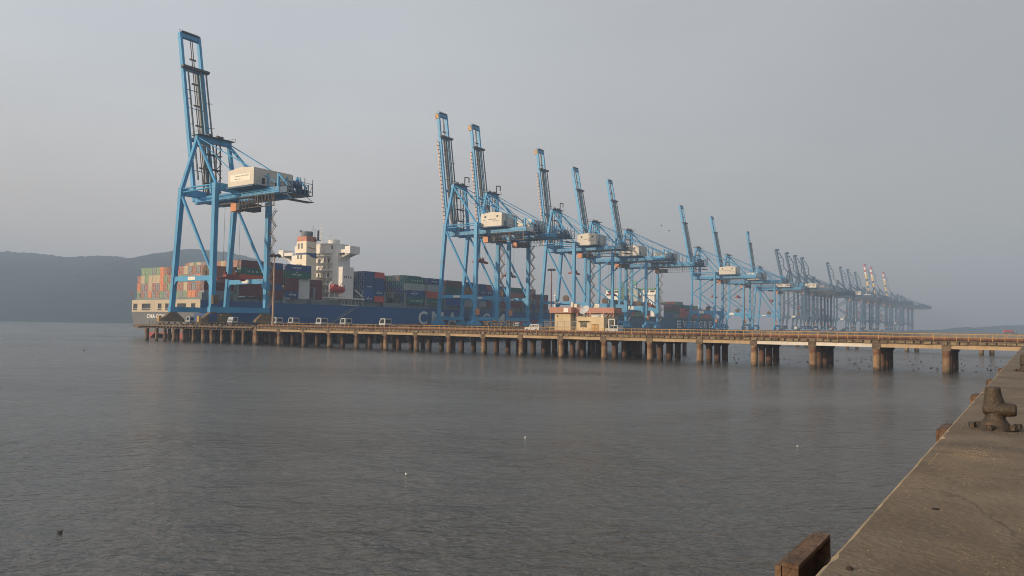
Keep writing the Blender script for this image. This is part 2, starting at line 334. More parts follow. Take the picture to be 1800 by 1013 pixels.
# bollards
def bollard(u, v, label):
    r = empty('bollard', W(u, v, 5), TH); tag(r, label, 'bollard', 'mooring bollards along the quay edge')
    mb = MB()
    mb.lathe([(.275, -.01), (.27, .035), (.235, .06), (.19, .12), (.155, .17), (.138, .22), (.135, .34)], 28)
    # swollen tee head lying across, with a nose to landward
    L = [(-.175, .03), (-.165, .085), (-.13, .115), (-.02, .125), (.12, .122), (.22, .118), (.285, .108), (.302, .085), (.305, .03)]
    o0 = len(mb.v); mb.lathe([(c, a) for a, c in L], 20, (0, 0, .325), axis='x')
    mb.v[o0:] = [(x, y*1.25, .325+(z-.325)*(.95 if z > .325 else .9)) for x, y, z in mb.v[o0:]]
    # column rising from the head
    k = 24; secs = [(.0, .165, .14, .34), (-.005, .158, .135, .43), (-.014, .140, .125, .49), (-.022, .122, .115, .57), (-.026, .112, .108, .672), (-.026, .098, .095, .69)]
    vs = []; 
    for cx, rx_, ry_, z in secs:
        for i in range(k): t = 2*math.pi*i/k; vs.append((cx+rx_*math.cos(t), ry_*math.sin(t), z))
    fs = [(q*k+i, q*k+(i+1) % k, (q+1)*k+(i+1) % k, (q+1)*k+i) for q in range(len(secs)-1) for i in range(k)]
    mb.add(vs, fs+[tuple(range(k-1, -1, -1)), tuple(range((len(secs)-1)*k, len(secs)*k))])
    me = mb.mesh('post', IRON); o = bpy.data.objects.new('post', me)
    C.objects.link(o); o.parent = r
    rm = o.modifiers.new('m', 'REMESH'); rm.mode = 'VOXEL'; rm.voxel_size = .010; rm.use_smooth_shade = True
    sm = o.modifiers.new('s', 'SMOOTH'); sm.iterations = 3; sm.factor = .5
    base = MB(); pts = [(.36*math.cos(t*math.pi/4+.39), .33*math.sin(t*math.pi/4+.39)) for t in range(8)]
    base.prism(pts, 'z', -.004, .022); base.build('base_plate', IRON, r)
    for t in range(6):
        a = t*math.pi/3+.35; x, y = .335*math.cos(a), .31*math.sin(a); nb = MB()
        nb.prism([(x+.058*math.cos(q*math.pi/3+t), y+.058*math.sin(q*math.pi/3+t)) for q in range(6)], 'z', .022, .085+.02*random.random())
        nb.build('nut', IRON, r)
    return r
bollard(236.72, -120.25, 'rusty iron bollard standing whole in view on the near quay')
bollard(236.92, -97.6, 'farther bollard cut off by the right border of the picture')
rk = MB(); rk.lathe([(.09, 0), (.13, .05), (.10, .12), (.03, .14)], 8); tag(rk.build('stone', mat('ochre_stone', (.3, .2, .08), .9), loc=W(237.1, -100.3, 5), rz=.3), 'ochre stone beside the cut off bollard', 'stone')

def fender(v, label, big=False):
    r = empty('fender', W(236, v, 4.62), TH); tag(r, label, 'fender', 'rusty steel fender frames along the quay face')
    f = MB(); L = .62
    f.box(-.40, -.35, -L, L, -3.2, -.03)                               # outer facing plate
    if big: f.v = [(x-.17, y, z) for x, y, z in f.v]
    f.build('face_plate', RUST, r)
    g = MB()
    g.box(-.345, -.21, -L+.02, L-.02, -.035, .0)
    g.box(-.345, -.21, -L+.01, -L+.04, -3.1, -.036); g.box(-.345, -.21, L-.04, L-.01, -3.1, -.036)
    for z in (-1.0, -2.0, -3.0): g.box(-.345, -.22, -L+.041, L-.041, z, z+.03)
    if big: g.v = [(x-.17 if x < -.23 else x-.17, y, z) for x, y, z in g.v]
    g.build('frame', RUST, r)
    a = MB()
    for y in (-.42, .42): a.box(-.378 if big else -.208, .0, y-.09, y+.09, -.5, -.2)
    a.build('bracket', RUST, r)
    c = MB(); c.lathe([(.2, 0), (.2, .15), (.26, .16), (.26, .205)], 14, (-.207, 0, -1.2), axis='x'); c.build('rubber_block', TYRE, r)
    return r
fender(-127.85, 'nearest rusty fender, its box frame seen from above at the bottom border', True)
fender(-116.9, 'rusty fender just left of the whole bollard')
fender(-107.1, 'rusty fender showing over the quay edge behind the whole bollard')
fender(-97.7, 'small rusty fender near the cut off bollard, second farthest of the row')
fender(-86.0, 'farthest rusty fender, close to the pier end at the right border')

# ------------------------------------------------------------------ trestle pier
pier = empty('trestle_pier', W(0, 0, 0)); tag(pier, 'long concrete trestle pier on round piles crossing the picture to the right', 'pier')
NB = 23; U0 = 60.2; STEP = 9.85; bents = [226.0-STEP*i for i in range(0, 18)]
ROWS = (0, 4.6, 9.2, 13.6); UE = 237.5
dk_ = MB(); d_ = MB(); d_.box(UE, 58, -.55, 14.2, 4.62, 5.0)
k = 0
u = 58.6
while u < UE:
    dk_.box(u, u+random.choice((.7, .98, 1.0, 1.05)), -.76-.08*random.random(), -.61, 4.46+.16*random.random(), 4.88+.04*random.random())            # concrete kerb blocks under the walkway
    u += 1.22+random.uniform(-.06, .06)
d_.box(UE, 58, -.85, -.56, 4.94, 5.06); d_.box(58, UE, -.60, -.5, 4.42, 4.615)
d_.build('deck', CONCD, pier); dk_.build('edging', mat('bracket_concrete', (.22, .175, .11), .9, .5, 1.6, dirt=.7, rust=.2), pier)
for i, ub in enumerate(bents):
    for j, v in enumerate(ROWS):
        p = MB(); rr = .57+.03*random.random(); x = ub+random.uniform(-.05, .05)
        p.tube((x, v, -4), (x, v, 3.5), rr, 16); 
        if j: p.lathe([(rr, -.5), (rr+.32, -.02), (rr+.32, .0)], 12, (x, v, 3.5))
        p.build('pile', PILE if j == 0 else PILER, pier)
    c = MB(); c.box(ub-.62, ub+.62, -.62, 14.0, 3.52, 4.615); c.build('cap_beam', CONCD, pier)
    if i:
        g = MB(); g.box(ub+.63, ub+STEP-.63, -.52, .25, 3.84, 4.41); g.build('girder', CONCP if i in (2, 3) else CONCW, pier)
        g = MB()
        for v in (4.6, 9.2, 13.4): g.box(ub+.63, ub+STEP-.63, v-.25, v+.25, 3.95, 4.615)
        g.build('inner_girder', CONCD, pier)
g = MB(); g.box(226.63, UE, -.52, .25, 3.84, 4.41); g.build('girder', CONCW, pier)
def railing(mb, u0, u1, v, step, zt, mid=True, w=.055):
    u = u0
    while u <= u1: mb.box(u-w*.55, u+w*.55, v-w*.55, v+w*.55, DECK, zt); u += step
    for z in ([zt-.03, DECK+(zt-DECK)*.52] if mid else [zt-.03]): mb.box(u0, u1, v-w*.4, v+w*.4, z-w*.4, z+w*.4)
r = MB(); railing(r, 60, UE, -.72, 1.55, 6.15); r.build('railing', YELLOW, pier)
r = MB(); railing(r, 60, UE, 13.9, 1.55, 6.15); r.build('railing', YELLOW, pier)
for q, (v, rad) in enumerate(((.6, .24), (1.25, .27), (1.95, .22))):
    pp = MB(); pp.tube((58, v, 5.32), (UE, v, 5.32), rad, 10)
    u = 60
    while u < UE: pp.box(u, u+.2, v-.3, v+.3, 5.0, 5.12); u += 4.9
    pp.build('pipe', PIPE, pier)

# second trestle farther out, mostly hidden behind the first one
fp = empty('trestle_pier', W(183.5, 149.8, 0), TH+math.atan2(118.5-149.8, 224.7-183.5)); tag(fp, 'more distant concrete trestle glimpsed between the piles of the nearer one', 'pier')
d2 = MB(); d2.box(-40, 140, -2, 6, 3.9, 4.9); d2.build('deck', CONCD, fp)
for x in (-26, 0, 25.5, 51.7, 78):
    for y in (0, 4):
        p = MB(); p.tube((x, y, -3), (x, y, 3.9), .62 if x else .5, 12); p.build('pile', PILE, fp)

# ------------------------------------------------------------------ berth wharf
bw = empty('berth_wharf', W(0, 0, 0)); tag(bw, 'piled concrete container wharf under the blue cranes', 'wharf')
d3 = MB(); d3.box(0, 57.95, .0, 1950, 3.9, 5.0)
d3.box(-.9, 58, -1.0, -.003, 4.55, 5.02)
u = .6
while u < 57: d3.box(u, u+.35, -1.0, -.01, 4.15, 4.545); u += 1.7
d3.prism([(-.01, 4.95), (-3.3, 4.85), (-3.3, 4.2), (-.01, 3.9)], 'y', -.9, 6)
d3.prism([(0, 5.0), (7, 5.0), (7, 3.9)], 'y', -.02, 0) if False else None
d3.build('deck', CONCD, bw)
cnt = 0; extra = MB()
for jv, v in enumerate([1.0, 8.5, 16, 24, 32, 40, 48, 56, 64]):
    for iu in range(12):
        u = 2.2+iu*4.95+(random.uniform(-.5, .5) if jv == 0 else 0)
        if u > 57.5: continue
        if cnt < 99:
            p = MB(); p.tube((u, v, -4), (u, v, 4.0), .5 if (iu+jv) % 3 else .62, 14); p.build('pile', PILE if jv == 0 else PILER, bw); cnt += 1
        else: extra.tube((u, v, -4), (u, v, 4.0), .5, 8)
for v in range(72, 640, 9):
    for u in (2.2, 14, 26, 38, 50, 57): extra.tube((u, v, -4), (u, v, 4.0), .5, 8)
tag(extra.build('pile', PILER, bw), kind='stuff')
r = MB(); railing(r, 6, 58, -.7, 1.6, 6.05, True, .06); r.build('railing', BROWNST, bw)
for q in range(26):      # mooring clutter along the wharf end: hose boxes and kerb blocks
    pass
kb = MB()
for q in range(20):
    u = 8+q*2.5+random.uniform(-.5, .5); kb.box(u, u+random.uniform(.5, 1.6), .4, 1.0, 5.0, 5.25+random.random()*.5)
kb.build('kerb_block', BROWNST, bw)

YARD = mat('yard_ground', (.20, .18, .15), .9, .2, .02)
tag(MB().box(58.1, 1500, 430, 1850, -1, 4.8).build('yard_ground', YARD, loc=OO, rz=TH), 'flat container yard behind the far cranes', 'ground', kind='structure')

# ------------------------------------------------------------------ quay cranes
def zig(mb, p, q, side, n_, r):
    p, q, side = Vector(p), Vector(q), Vector(side)
    pts = [p+(q-p)*i/n_+(side if i % 2 else -side) for i in range(n_+1)]
    mb.path(pts, r, 5)
def crane(label, P, loc):
    r = empty('gantry_crane', loc); tag(r, label, 'crane', 'ship to shore cranes along the berth')
    bl = P.get('paint', BLUE); s = P['s']; G = P['G']; zt = P['zt']; zg0, zg1 = P['girder']; ax, ay, az = P['apex']; lean = P['lean']; zs0, zs1 = P['sill']; zp0, zp1 = P['portal']
    lw = P.get('lw', 1.7)
    kt = P.get('kt', 1)
    def K_(g, p, q, a, b, a2=None, b2=None): g.beam(p, q, a*kt, b*kt, a2=(a2 or a)*kt, b2=(b2 or b)*kt)
    for y in (-s, s):
        g = MB()                                                          # waterside leg
        if P['type'] == 'K':
            K_(g, (0, y, zs1-.1), (lean*.35, y, zp0-1), .95, .95, a2=1.2, b2=1.7); K_(g, (lean*.35, y, zp0-1), (lean, y, zp1+3.2), 1.2, 1.7, a2=1.3, b2=1.45); K_(g, (lean, y, zp1+3.2), (lean, y, zt), 1.3, 1.4)
        else:
            g.beam((0, y, zs1-.1), (lean, y, zt), lw*1.05, lw*.8, b2=lw*1.15)
        g.build('leg', bl, r)
        g = MB()                                                          # landside leg
        if P['type'] == 'K':
            K_(g, (G, y, zs1-.1), (G, y, zp0), 1.0, 1.0, a2=1.5, b2=2.4); K_(g, (G, y, zp0), (G, y, zp1+3.5), 1.5, 2.4, a2=1.45, b2=1.6); K_(g, (G, y, zp1+3.5), (G, y, zt), 1.45, 1.5)
        else:
            g.beam((G, y, zs1-.1), (G, y, zp0), lw, lw*.8, b2=lw*1.3); g.beam((G, y, zp0), (G, y, zt), lw, lw*1.15)
        g.build('leg', bl, r)
        g = MB(); g.beam((lean*.3, y, (zp0+zp1)/2), (G-.9, y, (zp0+zp1)/2), lw*.6, zp1-zp0)
        if P['type'] == 'K':
            for x, sg in ((1.0, 1), (G-1.0, -1)): g.prism([(x, zp0+.1), (x+sg*3.2, zp0+.1), (x, zp0-3.2)][::sg], 'y', y-.4, y+.4)
        else:
            for x, sg in ((.9, 1), (G-.9, -1)): g.prism([(x, zp0+.1), (x+sg*1.6, zp0+.1), (x, zp0-2.2)][::sg], 'y', y-.4, y+.4)
        po = g.build('portal_beam', bl, r)
        sgn = MB(); sgn.box(G*.42, G*.60, y-lw*.34, y-lw*.3-.01, zp0+.3, zp1-.25); sgn.build('name_plate', CREAM2, po)
        b = MB()
        if P['type'] == 'K':
            zm = (zp1+zt)/2-1.5
            b.tube((lean+.5, y, zm), (G-.5, y, zg0+1.5), .42, 8); b.tube((lean+.5, y, zm), (G-.5, y, zp1+1.0), .42, 8)
        else: b.tube((lean+.3, y, zt-2.8), (G-.8, y, zp1+1.2), .52, 8)
        b.build('brace', bl, r)
        t = MB(); t.tube((lean, y, zt-.4), (G, y, zt-.3), .28, 8)
        if P['type'] != 'K': t.tube((lean, y, zt-1.6), (G, y, zt-1.2), .28, 8)
        t.build('tie_tube', bl, r)
        # apex frame: front leg, back leg
        ye = ay if y > 0 else -ay
        a = MB(); a.beam((lean, y, zt-.3), (ax, ye, az), 1.15, 1.3, a2=1.0, b2=1.15); a.tube((ax, ye, az-.3), (G-.2, y*.98, zt-.2), .48, 8); a.build('apex_leg', bl, r)
    for x, zz in ((lean, zt-1.4), (G, zt-1.1)):
        c = MB(); c.beam((x, -s+.9, zz), (x, s-.9, zz), 2.3, 1.5, ref=(0, 0, 1)); c.build('cross_beam', bl, r)
    for x in (0, G):
        c = MB(); c.beam((x, -s-1.0, (zs0+zs1)/2), (x, s+1.0, (zs0+zs1)/2), 1.5, zs1-zs0, ref=(1, 0, 0)); c.build('sill_beam', bl, r)
    c = MB(); c.beam((ax, -ay-.6, az), (ax, ay+.6, az), 1.7, 1.5, ref=(0, 0, 1)); c.build('apex_beam', bl, r)
    pf = MB(); pf.box(ax-2, ax+2.4, -ay-1, ay+1, az+.86, az+.98)
    for x, y in ((-1.9, -ay-.9), (2.3, -ay-.9), (-1.9, ay+.9), (2.3, ay+.9), (2.3, 0), (-1.9, 0)): pf.box(ax+x-.05, ax+x+.05, y-.05, y+.05, az+.98, az+2.1)
    for y in (-ay-.9, ay+.9): pf.box(ax-1.9, ax+2.3, y-.04, y+.04, az+2.02, az+2.1)
    for y in (-1.6, 1.6, 3): pf.box(ax-.5, ax+.5, y-.5, y+.5, az+.98, az+2.2)
    if P.get('jib'): pf.path([(ax+1.2, ay-2, az+1), (ax+1.2, ay-2, az+5.2), (ax+1, ay+1.6, az+5.6), (ax+1, ay+1.6, az+3.2)], .28, 6)
    pf.build('apex_platform', DARK, r)
    # main girder: twin boxes
    hb = P['hb']; xb = P['back']
    gi = MB()
    for y in (-hb, hb): gi.box(1.5, xb-6, y-.65, y+.65, zg0, zg1)
    for x in (4, 14, G+6, xb-8): gi.box(x-.5, x+.5, -hb+.66, hb-.66, zg0+.3, zg1-.2)
    for x in (lean, G): 
        for y in (-hb, hb): gi.box(x-.6, x+.6, y-.6, y+.6, zg1, zt-2.4) if zt-2.4 > zg1 else None
    gi.build('girder', bl, r)
    wk = MB()
    for y, o_ in ((-hb-1.4, -1), (hb+1.4, 1)):
        wk.box(3, xb-5, y-.5, y+.5, zg0+.2, zg0+.3)
        for i in range(int((xb-8)/2.2)): x = 3+i*2.2; wk.box(x-.04, x+.04, y+o_*.46-.03, y+o_*.46+.03, zg0+.3, zg0+1.4)
        wk.box(3, xb-5, y+o_*.46-.03, y+o_*.46+.03, zg0+1.34, zg0+1.42)
    wk.build('walkway', DARK if P['type'] != 'one' else bl, r)
    ba = MB(); ba.box(xb-5.99, xb, -hb-.4, hb+.4, zg0-.2, zg0-.05)
    for y in (-hb, hb): ba.box(xb-5.99, xb-2.4, y-.45, y+.45, zg0+.3, zg1-.3)
    for x in (xb-5.8, xb-3.9, xb-2.0, xb-.15):
        for y in (-hb-.3, -.8, .8, hb+.3): ba.box(x-.09, x+.09, y-.09, y+.09, zg0-.05, zg1+(1.2 if x < xb-1 else 2.6))
    for z in (zg0+1.1, zg1+1.1):
        for y in (-hb-.3, hb+.3): ba.box(xb-5.8, xb, y-.06, y+.06, z, z+.1)
        for x in (xb-5.8, xb-.1): ba.box(x-.06, x+.06, -hb-.24, hb+.24, z, z+.1)
    for y in (-hb-.3, hb+.3): ba.beam((xb-5.8, y, zg0), (xb-2, y, zg1+1.1), .12, .12); ba.beam((xb-2, y, zg0), (xb, y, zg1+1.1), .1, .1); ba.beam((xb-2.6, y, zg0-.2), (xb, y, zg0-2.0), .14, .14)
    ba.box(xb-3, xb+.2, -hb-.8, hb+.8, zg0-2.1, zg0-2.0)
    ba.lathe([(1.1, -2.2), (1.1, 2.2)], 14, (xb-4, 0, zg1+.9), axis='y'); ba.box(xb-3.2, xb-2.2, -hb+.6, -hb+2, zg0, zg1); ba.box(xb-5, xb-3.6, hb-2.4, hb-.7, zg0, zg1+.4)
    ba.build('back_platform', mat_('dark_blue_steel'), r)
    # boom raised
    hz_ = (zg0+zg1)/2; tx, tz = P['tip']; p0 = Vector((lean*.3-.6, 0, hz_)); p1 = Vector((tx, 0, tz)); dr = (p1-p0).normalized(); nr = Vector((dr.z, 0, -dr.x)); Lb = (p1-p0).length
    if P['boom'] == 'box':
        bm = MB()
        for y in (-hb, hb): bm.beam(p0+Vector((0, y, 0)), p1+Vector((0, y, 0)), .95, P.get('bd', 2.0))
        for t, h_ in ((.985, 1.5), (P.get('mid', .78), 1.2), (.36, .9)):
            c = p0+dr*Lb*t; bm.beam(c+Vector((0, -hb+.58, 0)), c+Vector((0, hb-.58, 0)), h_, 1.4, ref=dr)
        for t in (.18, .55, .66):
            c = p0+dr*Lb*t; bm.tube(c+Vector((0, -hb+.5, 0)), c+Vector((0, hb-.5, 0)), .14, 6)
        bo = bm.build('boom', bl, r)
        if P.get('stripe'):
            st = MB()
            for i in range(9):
                t = .952+.005*i; a = p0+dr*Lb*t; b_ = p0+dr*Lb*(t+.005)
                st.beam(a+Vector((0, -hb-.5, 0))-nr*.6, b_+Vector((0, -hb-.5, 0))-nr*.6, .25, 2.2, mi=(i+1) % 2)
            st.build('warning_stripe', [STRY, STRB], bo)
        ld = MB(); lm = P.get('mid', .78)
        for y in (-.35, .35): ld.tube(p0+dr*2+Vector((0, y+.4, 0))+nr*.2, p0+dr*Lb*.97+Vector((0, y+.4, 0))+nr*.2, .17, 5)
        for t in (.2, .33, .45, .57, .7, .85): c = p0+dr*Lb*t; ld.beam(c+Vector((0, -.8, 0))+nr*.2, c+Vector((0, 1.6, 0))+nr*.2, .5, .5)
        ld.build('rope_guide', BROWNST, bo)
        fs_ = MB()                                                       # folded forestay links lying against the boom
        for y in (-hb+1.1, hb-1.2, hb+.95):
            fs_.beam(p0+dr*Lb*.12+Vector((0, y, 0))+nr*1.5, p0+dr*Lb*lm+Vector((0, y, 0))+nr*1.2, .34, .5)
        fs_.beam(p0+dr*Lb*.05+Vector((0, hb-1.7, 0)), p0+dr*Lb*lm+Vector((0, hb-1.7, 0)), .9, .7)
        fs_.build('forestay', mat_('stay_grey'), bo)
        mp = MB(); c = p0+dr*Lb*lm; mp.beam(c+Vector((0, -hb-1, 0))+nr*1.2, c+Vector((0, hb+2, 0))+nr*1.2, .8, 1.6, ref=dr)
        mp.build('boom_crosswalk', DARK, bo); mp = MB()
        c = p0+dr*Lb*.985; mp.beam(c+Vector((0, -hb, 0))+nr*.6+dr*1.0, c+Vector((0, hb, 0))+nr*.6+dr*1.0, .12, 1.6, ref=dr)
        for y in (-hb, -1, 1, hb): mp.tube(c+Vector((0, y, 0))+dr*.9, c+Vector((0, y, 0))+dr*2.2, .07, 5)
        mp.tube(c+Vector((0, -hb, 0))+dr*2.1, c+Vector((0, hb, 0))+dr*2.1, .06, 5)
        mp.build('boom_platform', DARK, bo)
        for t in (.25, .45, .6):
            c = p0+dr*Lb*t
            for ya, yb, kk in ((hb, hb+2.4, 1.2), (-hb, -hb+1.6, 1.0)): mp = MB(); mp.tube(c+Vector((0, ya, 0)), c+Vector((0, yb, 0))+nr*kk, .12, 5); mp.build('outrigger', DARK, bo)
        if P.get('festoon'):
            fr = MB(); a = p0+dr*Lb*.06; b_ = p0+dr*Lb*.76; off = Vector((0, -hb-1.5, 0))-nr*.9
            fr.beam(a+off, b_+off, .16, .42, mi=0); k_ = 22
            for i in range(k_+1): c = a+(b_-a)*i/k_+off; fr.beam(c-Vector((0, .3, 0)), c+Vector((0, 1.0, 0)), .28, .28, ref=dr, mi=1)
            fr.build('festoon_rail', [mat_('festoon_buff'), STRR], bo)
    else:
        bm = MB(); mats_ = [bl]
        if P['boom'] == 'banded':
            mats_ = [FARY, bl, STRR, STRW]; nseg = 16
            for i in range(nseg):
                a = p0+dr*Lb*i/nseg; b_ = p0+dr*Lb*(i+1)/nseg
                mi = (2 if i % 2 else 3) if i >= 12 else (0 if (i//1) % 3 else 1)
                for y in (-1.6, 1.6): bm.beam(a+Vector((0, y, 0)), b_+Vector((0, y, 0)), 1.3, 2.6, mi=mi)
                bm.tube(a+Vector((0, -1.6, 0)), b_+Vector((0, 1.6, 0)), .3, 5, mi=mi)
        else:
            for y in (-1.5, 1.5): bm.beam(p0+Vector((0, y, 0)), p1+Vector((0, y, 0)), 1.1, 2.3)
            for i in range(14): bm.tube(p0+dr*Lb*i/14+Vector((0, -1.5 if i % 2 else 1.5, 0)), p0+dr*Lb*(i+1)/14+Vector((0, 1.5 if i % 2 else -1.5, 0)), .3, 5)
        bm.beam(p1+Vector((0, -2.6, 0)), p1+Vector((0, 3.0, 0))+nr*2, 1.8, 2.2, ref=dr, mi=len(mats_)-1 if P['boom'] != 'banded' else 2)
        bo = bm.build('boom', mats_, r)
        fs_ = MB(); q = [p0+dr*Lb*.9, p0+dr*Lb*.9+nr*3+dr*1, p0+dr*Lb*.72+nr*6, p0+dr*Lb*.55+nr*4.5, p0+dr*Lb*.42+nr*7.5, Vector((ax, 0, az))]
        for y in (-1.5, 1.5): fs_.path([x+Vector((0, y, 0)) for x in q], .32, 5)
        for t in (.5, .6, .7, .8): fs_.tube(p0+dr*Lb*t, p0+dr*Lb*t+nr*4.5, .25, 5)
        fs_.build('forestay', bl, bo)
    bs = MB()
    for y in (-1, 1):
        bs.tube((ax, y*ay, az+.3), (xb-7, y*hb, zg1+P.get('bsz', 1)), .2, 6)
        bs.tube((ax, y*(ay-.8), az-.6), (xb-20, y*hb, zg1), .15, 6)
        bs.beam((xb-7, y*hb, zg1), (xb-7, y*hb, zg1+4), .7, .7); bs.tube((xb-7, y*hb, zg1+4), (xb-2.5, y*hb, zg1), .3, 6)
    for x, z_ in ((xb-17, 5.5), (xb-12, 4.6)):
        bs.tube((x, -hb, zg1), (x, -hb, zg1+z_), .22, 6); bs.tube((x, hb, zg1), (x, hb, zg1+z_), .22, 6)
    bs.build('backstay', bl, r)
    pp = MB()
    for i, y in enumerate((-2.6, -1.2, 1.4, 2.8)): pp.tube((lean+.4+.5*i, y, zg1), (ax-1+.4*i, y*.9, az-.4), .24, 6)
    for z_ in (.25, .5, .75): pp.box(lean, lean+2.5, -3, 3, zg1+(az-zg1)*z_, zg1+(az-zg1)*z_+.14)
    zig(pp, (lean+2.4, 1.8, zg1), (ax+.6, 1.8, az), (0, 1.1, 0), 8, .13)
    pp.build('mast_ladder', DARK, r)
    # machinery house
    hx0, hx1, hy0, hy1, hz0, hz1 = P['house']
    hs = MB(); hs.prism([(hx0, hz0), (hx1, hz0), (hx1, hz1), (hx0*.3+hx1*.7, hz1+.35), ((hx0+hx1)/2, hz1+.6), (hx0, hz1-.15)], 'y', hy0, hy1)
    ho = hs.build('machinery_house', CREAM, r)
    rf = MB(); rf.box(hx0-.25, hx1+.25, hy0-.3, hy1+.3, hz0-.5, hz0-.003)
    for y in (-hb, hb): rf.box(hx0+1, hx0+1.8, y-.5, y+.5, zg1, hz0-.503) if hz0-.503 > zg1 else None
    for i in range(9): x = hx0+(hx1-hx0)*i/8; rf.box(x-.03, x+.03, hy0-.28, hy0-.22, hz0-.003, hz0+.02)
    rf.box(hx1+.002, hx1+1.6, hy0, hy1+4, hz0-.4, hz0-.25)
    for y in (hy0, (hy0+hy1)/2, hy1, hy1+3.9): rf.box(hx1+1.5, hx1+1.6, y-.05, y+.05, hz0-.25, hz0+.9)
    rf.box(hx1+1.5, hx1+1.6, hy0, hy1+3.9, hz0+.85, hz0+.95); rf.build('house_base', mat_('dark_blue_steel'), ho)
    if P['type'] == 'one':
        sg = MB(); sg.box(hx0+1.2, hx1-1.6, hy0-.05, hy0-.003, hz0+1.5, hz0+3.7); so_ = sg.build('sign_board', CREAM2, ho)
        fmesh([('JAWAHARLAL NEHRU PORT TRUST', (hx0+3.6, hy0-.06, hz0+2.8), (1, 0, 0), (0, 0, 1), hx1-hx0-6, .45), ('RMQC  NO.  2', (hx0+3.6, hy0-.06, hz0+1.9), (1, 0, 0), (0, 0, 1), 3.4, .45)]).build('lettering', LETD, so_)
        sv = MB()
        for y in (hy0+3, hy0+8, hy0+12): sv.box(hx1+.004, hx1+.05, y, y+1.1, hz0+.5, hz0+2.4)
        sv.build('vent', DARK, ho)
    else:
        for x in ((hx0*.78+hx1*.22), (hx0*.2+hx1*.8)):
            wv = MB(); wv.box(x-.5, x+.5, hy0-.05, hy0-.004, hz1-2.0, hz1-1.0); wv.build('vent', DARK, ho)
        fmesh([('JNPT', (hx0+1.6, hy0-.02, hz0+2.5), (1, 0, 0), (0, 0, 1), .9, .7), ('CONTAINER TERMINAL', (hx0+4, hy0-.02, hz0+3), (1, 0, 0), (0, 0, 1), hx1-hx0-7, .42), ('RMQC NO. 4', (hx1-5, hy0-.02, hz0+2.1), (1, 0, 0), (0, 0, 1), 3.4, .42)]).build('lettering', LETD, ho)
        sv = MB(); sv.box(hx1+.004, hx1+.05, hy0+2, hy0+3.2, hz0+.2, hz0+2.3); sv.build('door', DARK, ho)
    # trolley with cab, ropes and spreader
    xt = P.get('xt', 16.5); tr = MB(); tr.box(xt-3, xt+4.5, -hb+.7, hb-.7, zg0-1.0, zg0-.15)
    for x in (xt-2.5, xt+4): tr.box(x-.4, x+.4, -hb-.3, hb+.3, zg0-.14, zg0-.02)
    to = tr.build('trolley', DARK, r)
    cb = MB(); cb.box(xt+3.6, xt+6.4, -hb+.2, -hb+3, zg0-3.6, zg0-1.02); cbo = cb.build('operator_cab', ORANGE, to)
    cb = MB(); cb.box(xt+6.6, xt+10.5, -hb+.2, hb-.3, zg0-3.4, zg0-1.02); cb.build('hoist_gear', DARK, to)
    zs = P.get('spread', 25); rp = MB()
    for x in (-1.6, 1.6):
        for y in (-1.8, 1.8): rp.tube((xt+x, y, zs+1.5), (xt+x, y, zg0-.9), .045, 4)
    rp.build('hoist_rope', DARK, r)
    sp = MB(); sp.box(xt-1.3, xt+1.3, -3.2, 3.2, zs, zs+.7); sp.box(xt-.9, xt+.9, -2.2, 2.2, zs+.72, zs+1.6)
    for y in (-4.6, 4.6): sp.box(xt-1.25, xt+1.25, y-.25, y+.25, zs-.4, zs+.4)
    for x in (-.6, .6): sp.box(xt+x-.15, xt+x+.15, -4.34, 4.34, zs+.05, zs+.45) if False else None
    sp.box(xt-.5, xt+.5, -4.34, -3.21, zs+.05, zs+.45); sp.box(xt-.5, xt+.5, 3.21, 4.34, zs+.05, zs+.45)
    for y in (-2, 2): sp.lathe([(.55, -.2), (.55, .2)], 10, (xt, y, zs+2.0), axis='x')
    sp.build('spreader', mat_('spreader_red'), r)
    fe = MB(); x = xt+11
    while x < xb-6:
        fe.box(x-.05, x+.05, -hb-1.9, -hb-1.8, zg0-3.6, zg0); fe.path([(x, -hb-1.85, zg0-.4), (x+.5, -hb-1.85, zg0-2.4), (x+1, -hb-1.85, zg0-2.4), (x+1.5, -hb-1.85, zg0-.4)], .09, 4); x += 1.6
    fe.box(xt+11, xb-6, -hb-2.0, -hb-1.7, zg0-.12, zg0+.05); fe.box(xt+13, xb-6, -hb-2.3, -hb-1.5, zg0-3.75, zg0-3.6)
    for x_ in (xb-14, xb-6.2): fe.box(x_-.12, x_+.12, -hb-2.2, -hb-2.0, zg0-3.6, zg0)
    fe.build('cable_festoon', BROWNST, r)
    # stair tower on a landside leg
    st = MB(); n_ = P.get('flights', 12)
    zz = [zs1+(zg0-2-zs1)*i/n_ for i in range(n_+1)]
    for i in range(n_):
        x0_, x1_ = (G+1.2, G+3.6) if i % 2 == 0 else (G+3.6, G+1.2)
        for y in (s-.3, s+.4): st.beam((x0_, y, zz[i]), (x1_, y, zz[i+1]), .08, .24); st.beam((x0_, y, zz[i]+1), (x1_, y, zz[i+1]+1), .06, .06)
        st.box(min(x1_, G+3.6)-.1, x1_+.9 if x1_ > G+2 else x1_+.4, s-.5, s+.6, zz[i+1]-.08, zz[i+1])
        st.box(G+.7, G+1.2, s-.1, s+.1, zz[i+1]-.2, zz[i+1]-.08)
    st.build('stair', BROWNST if P['type'] != 'K' else mat_('stay_grey'), r)
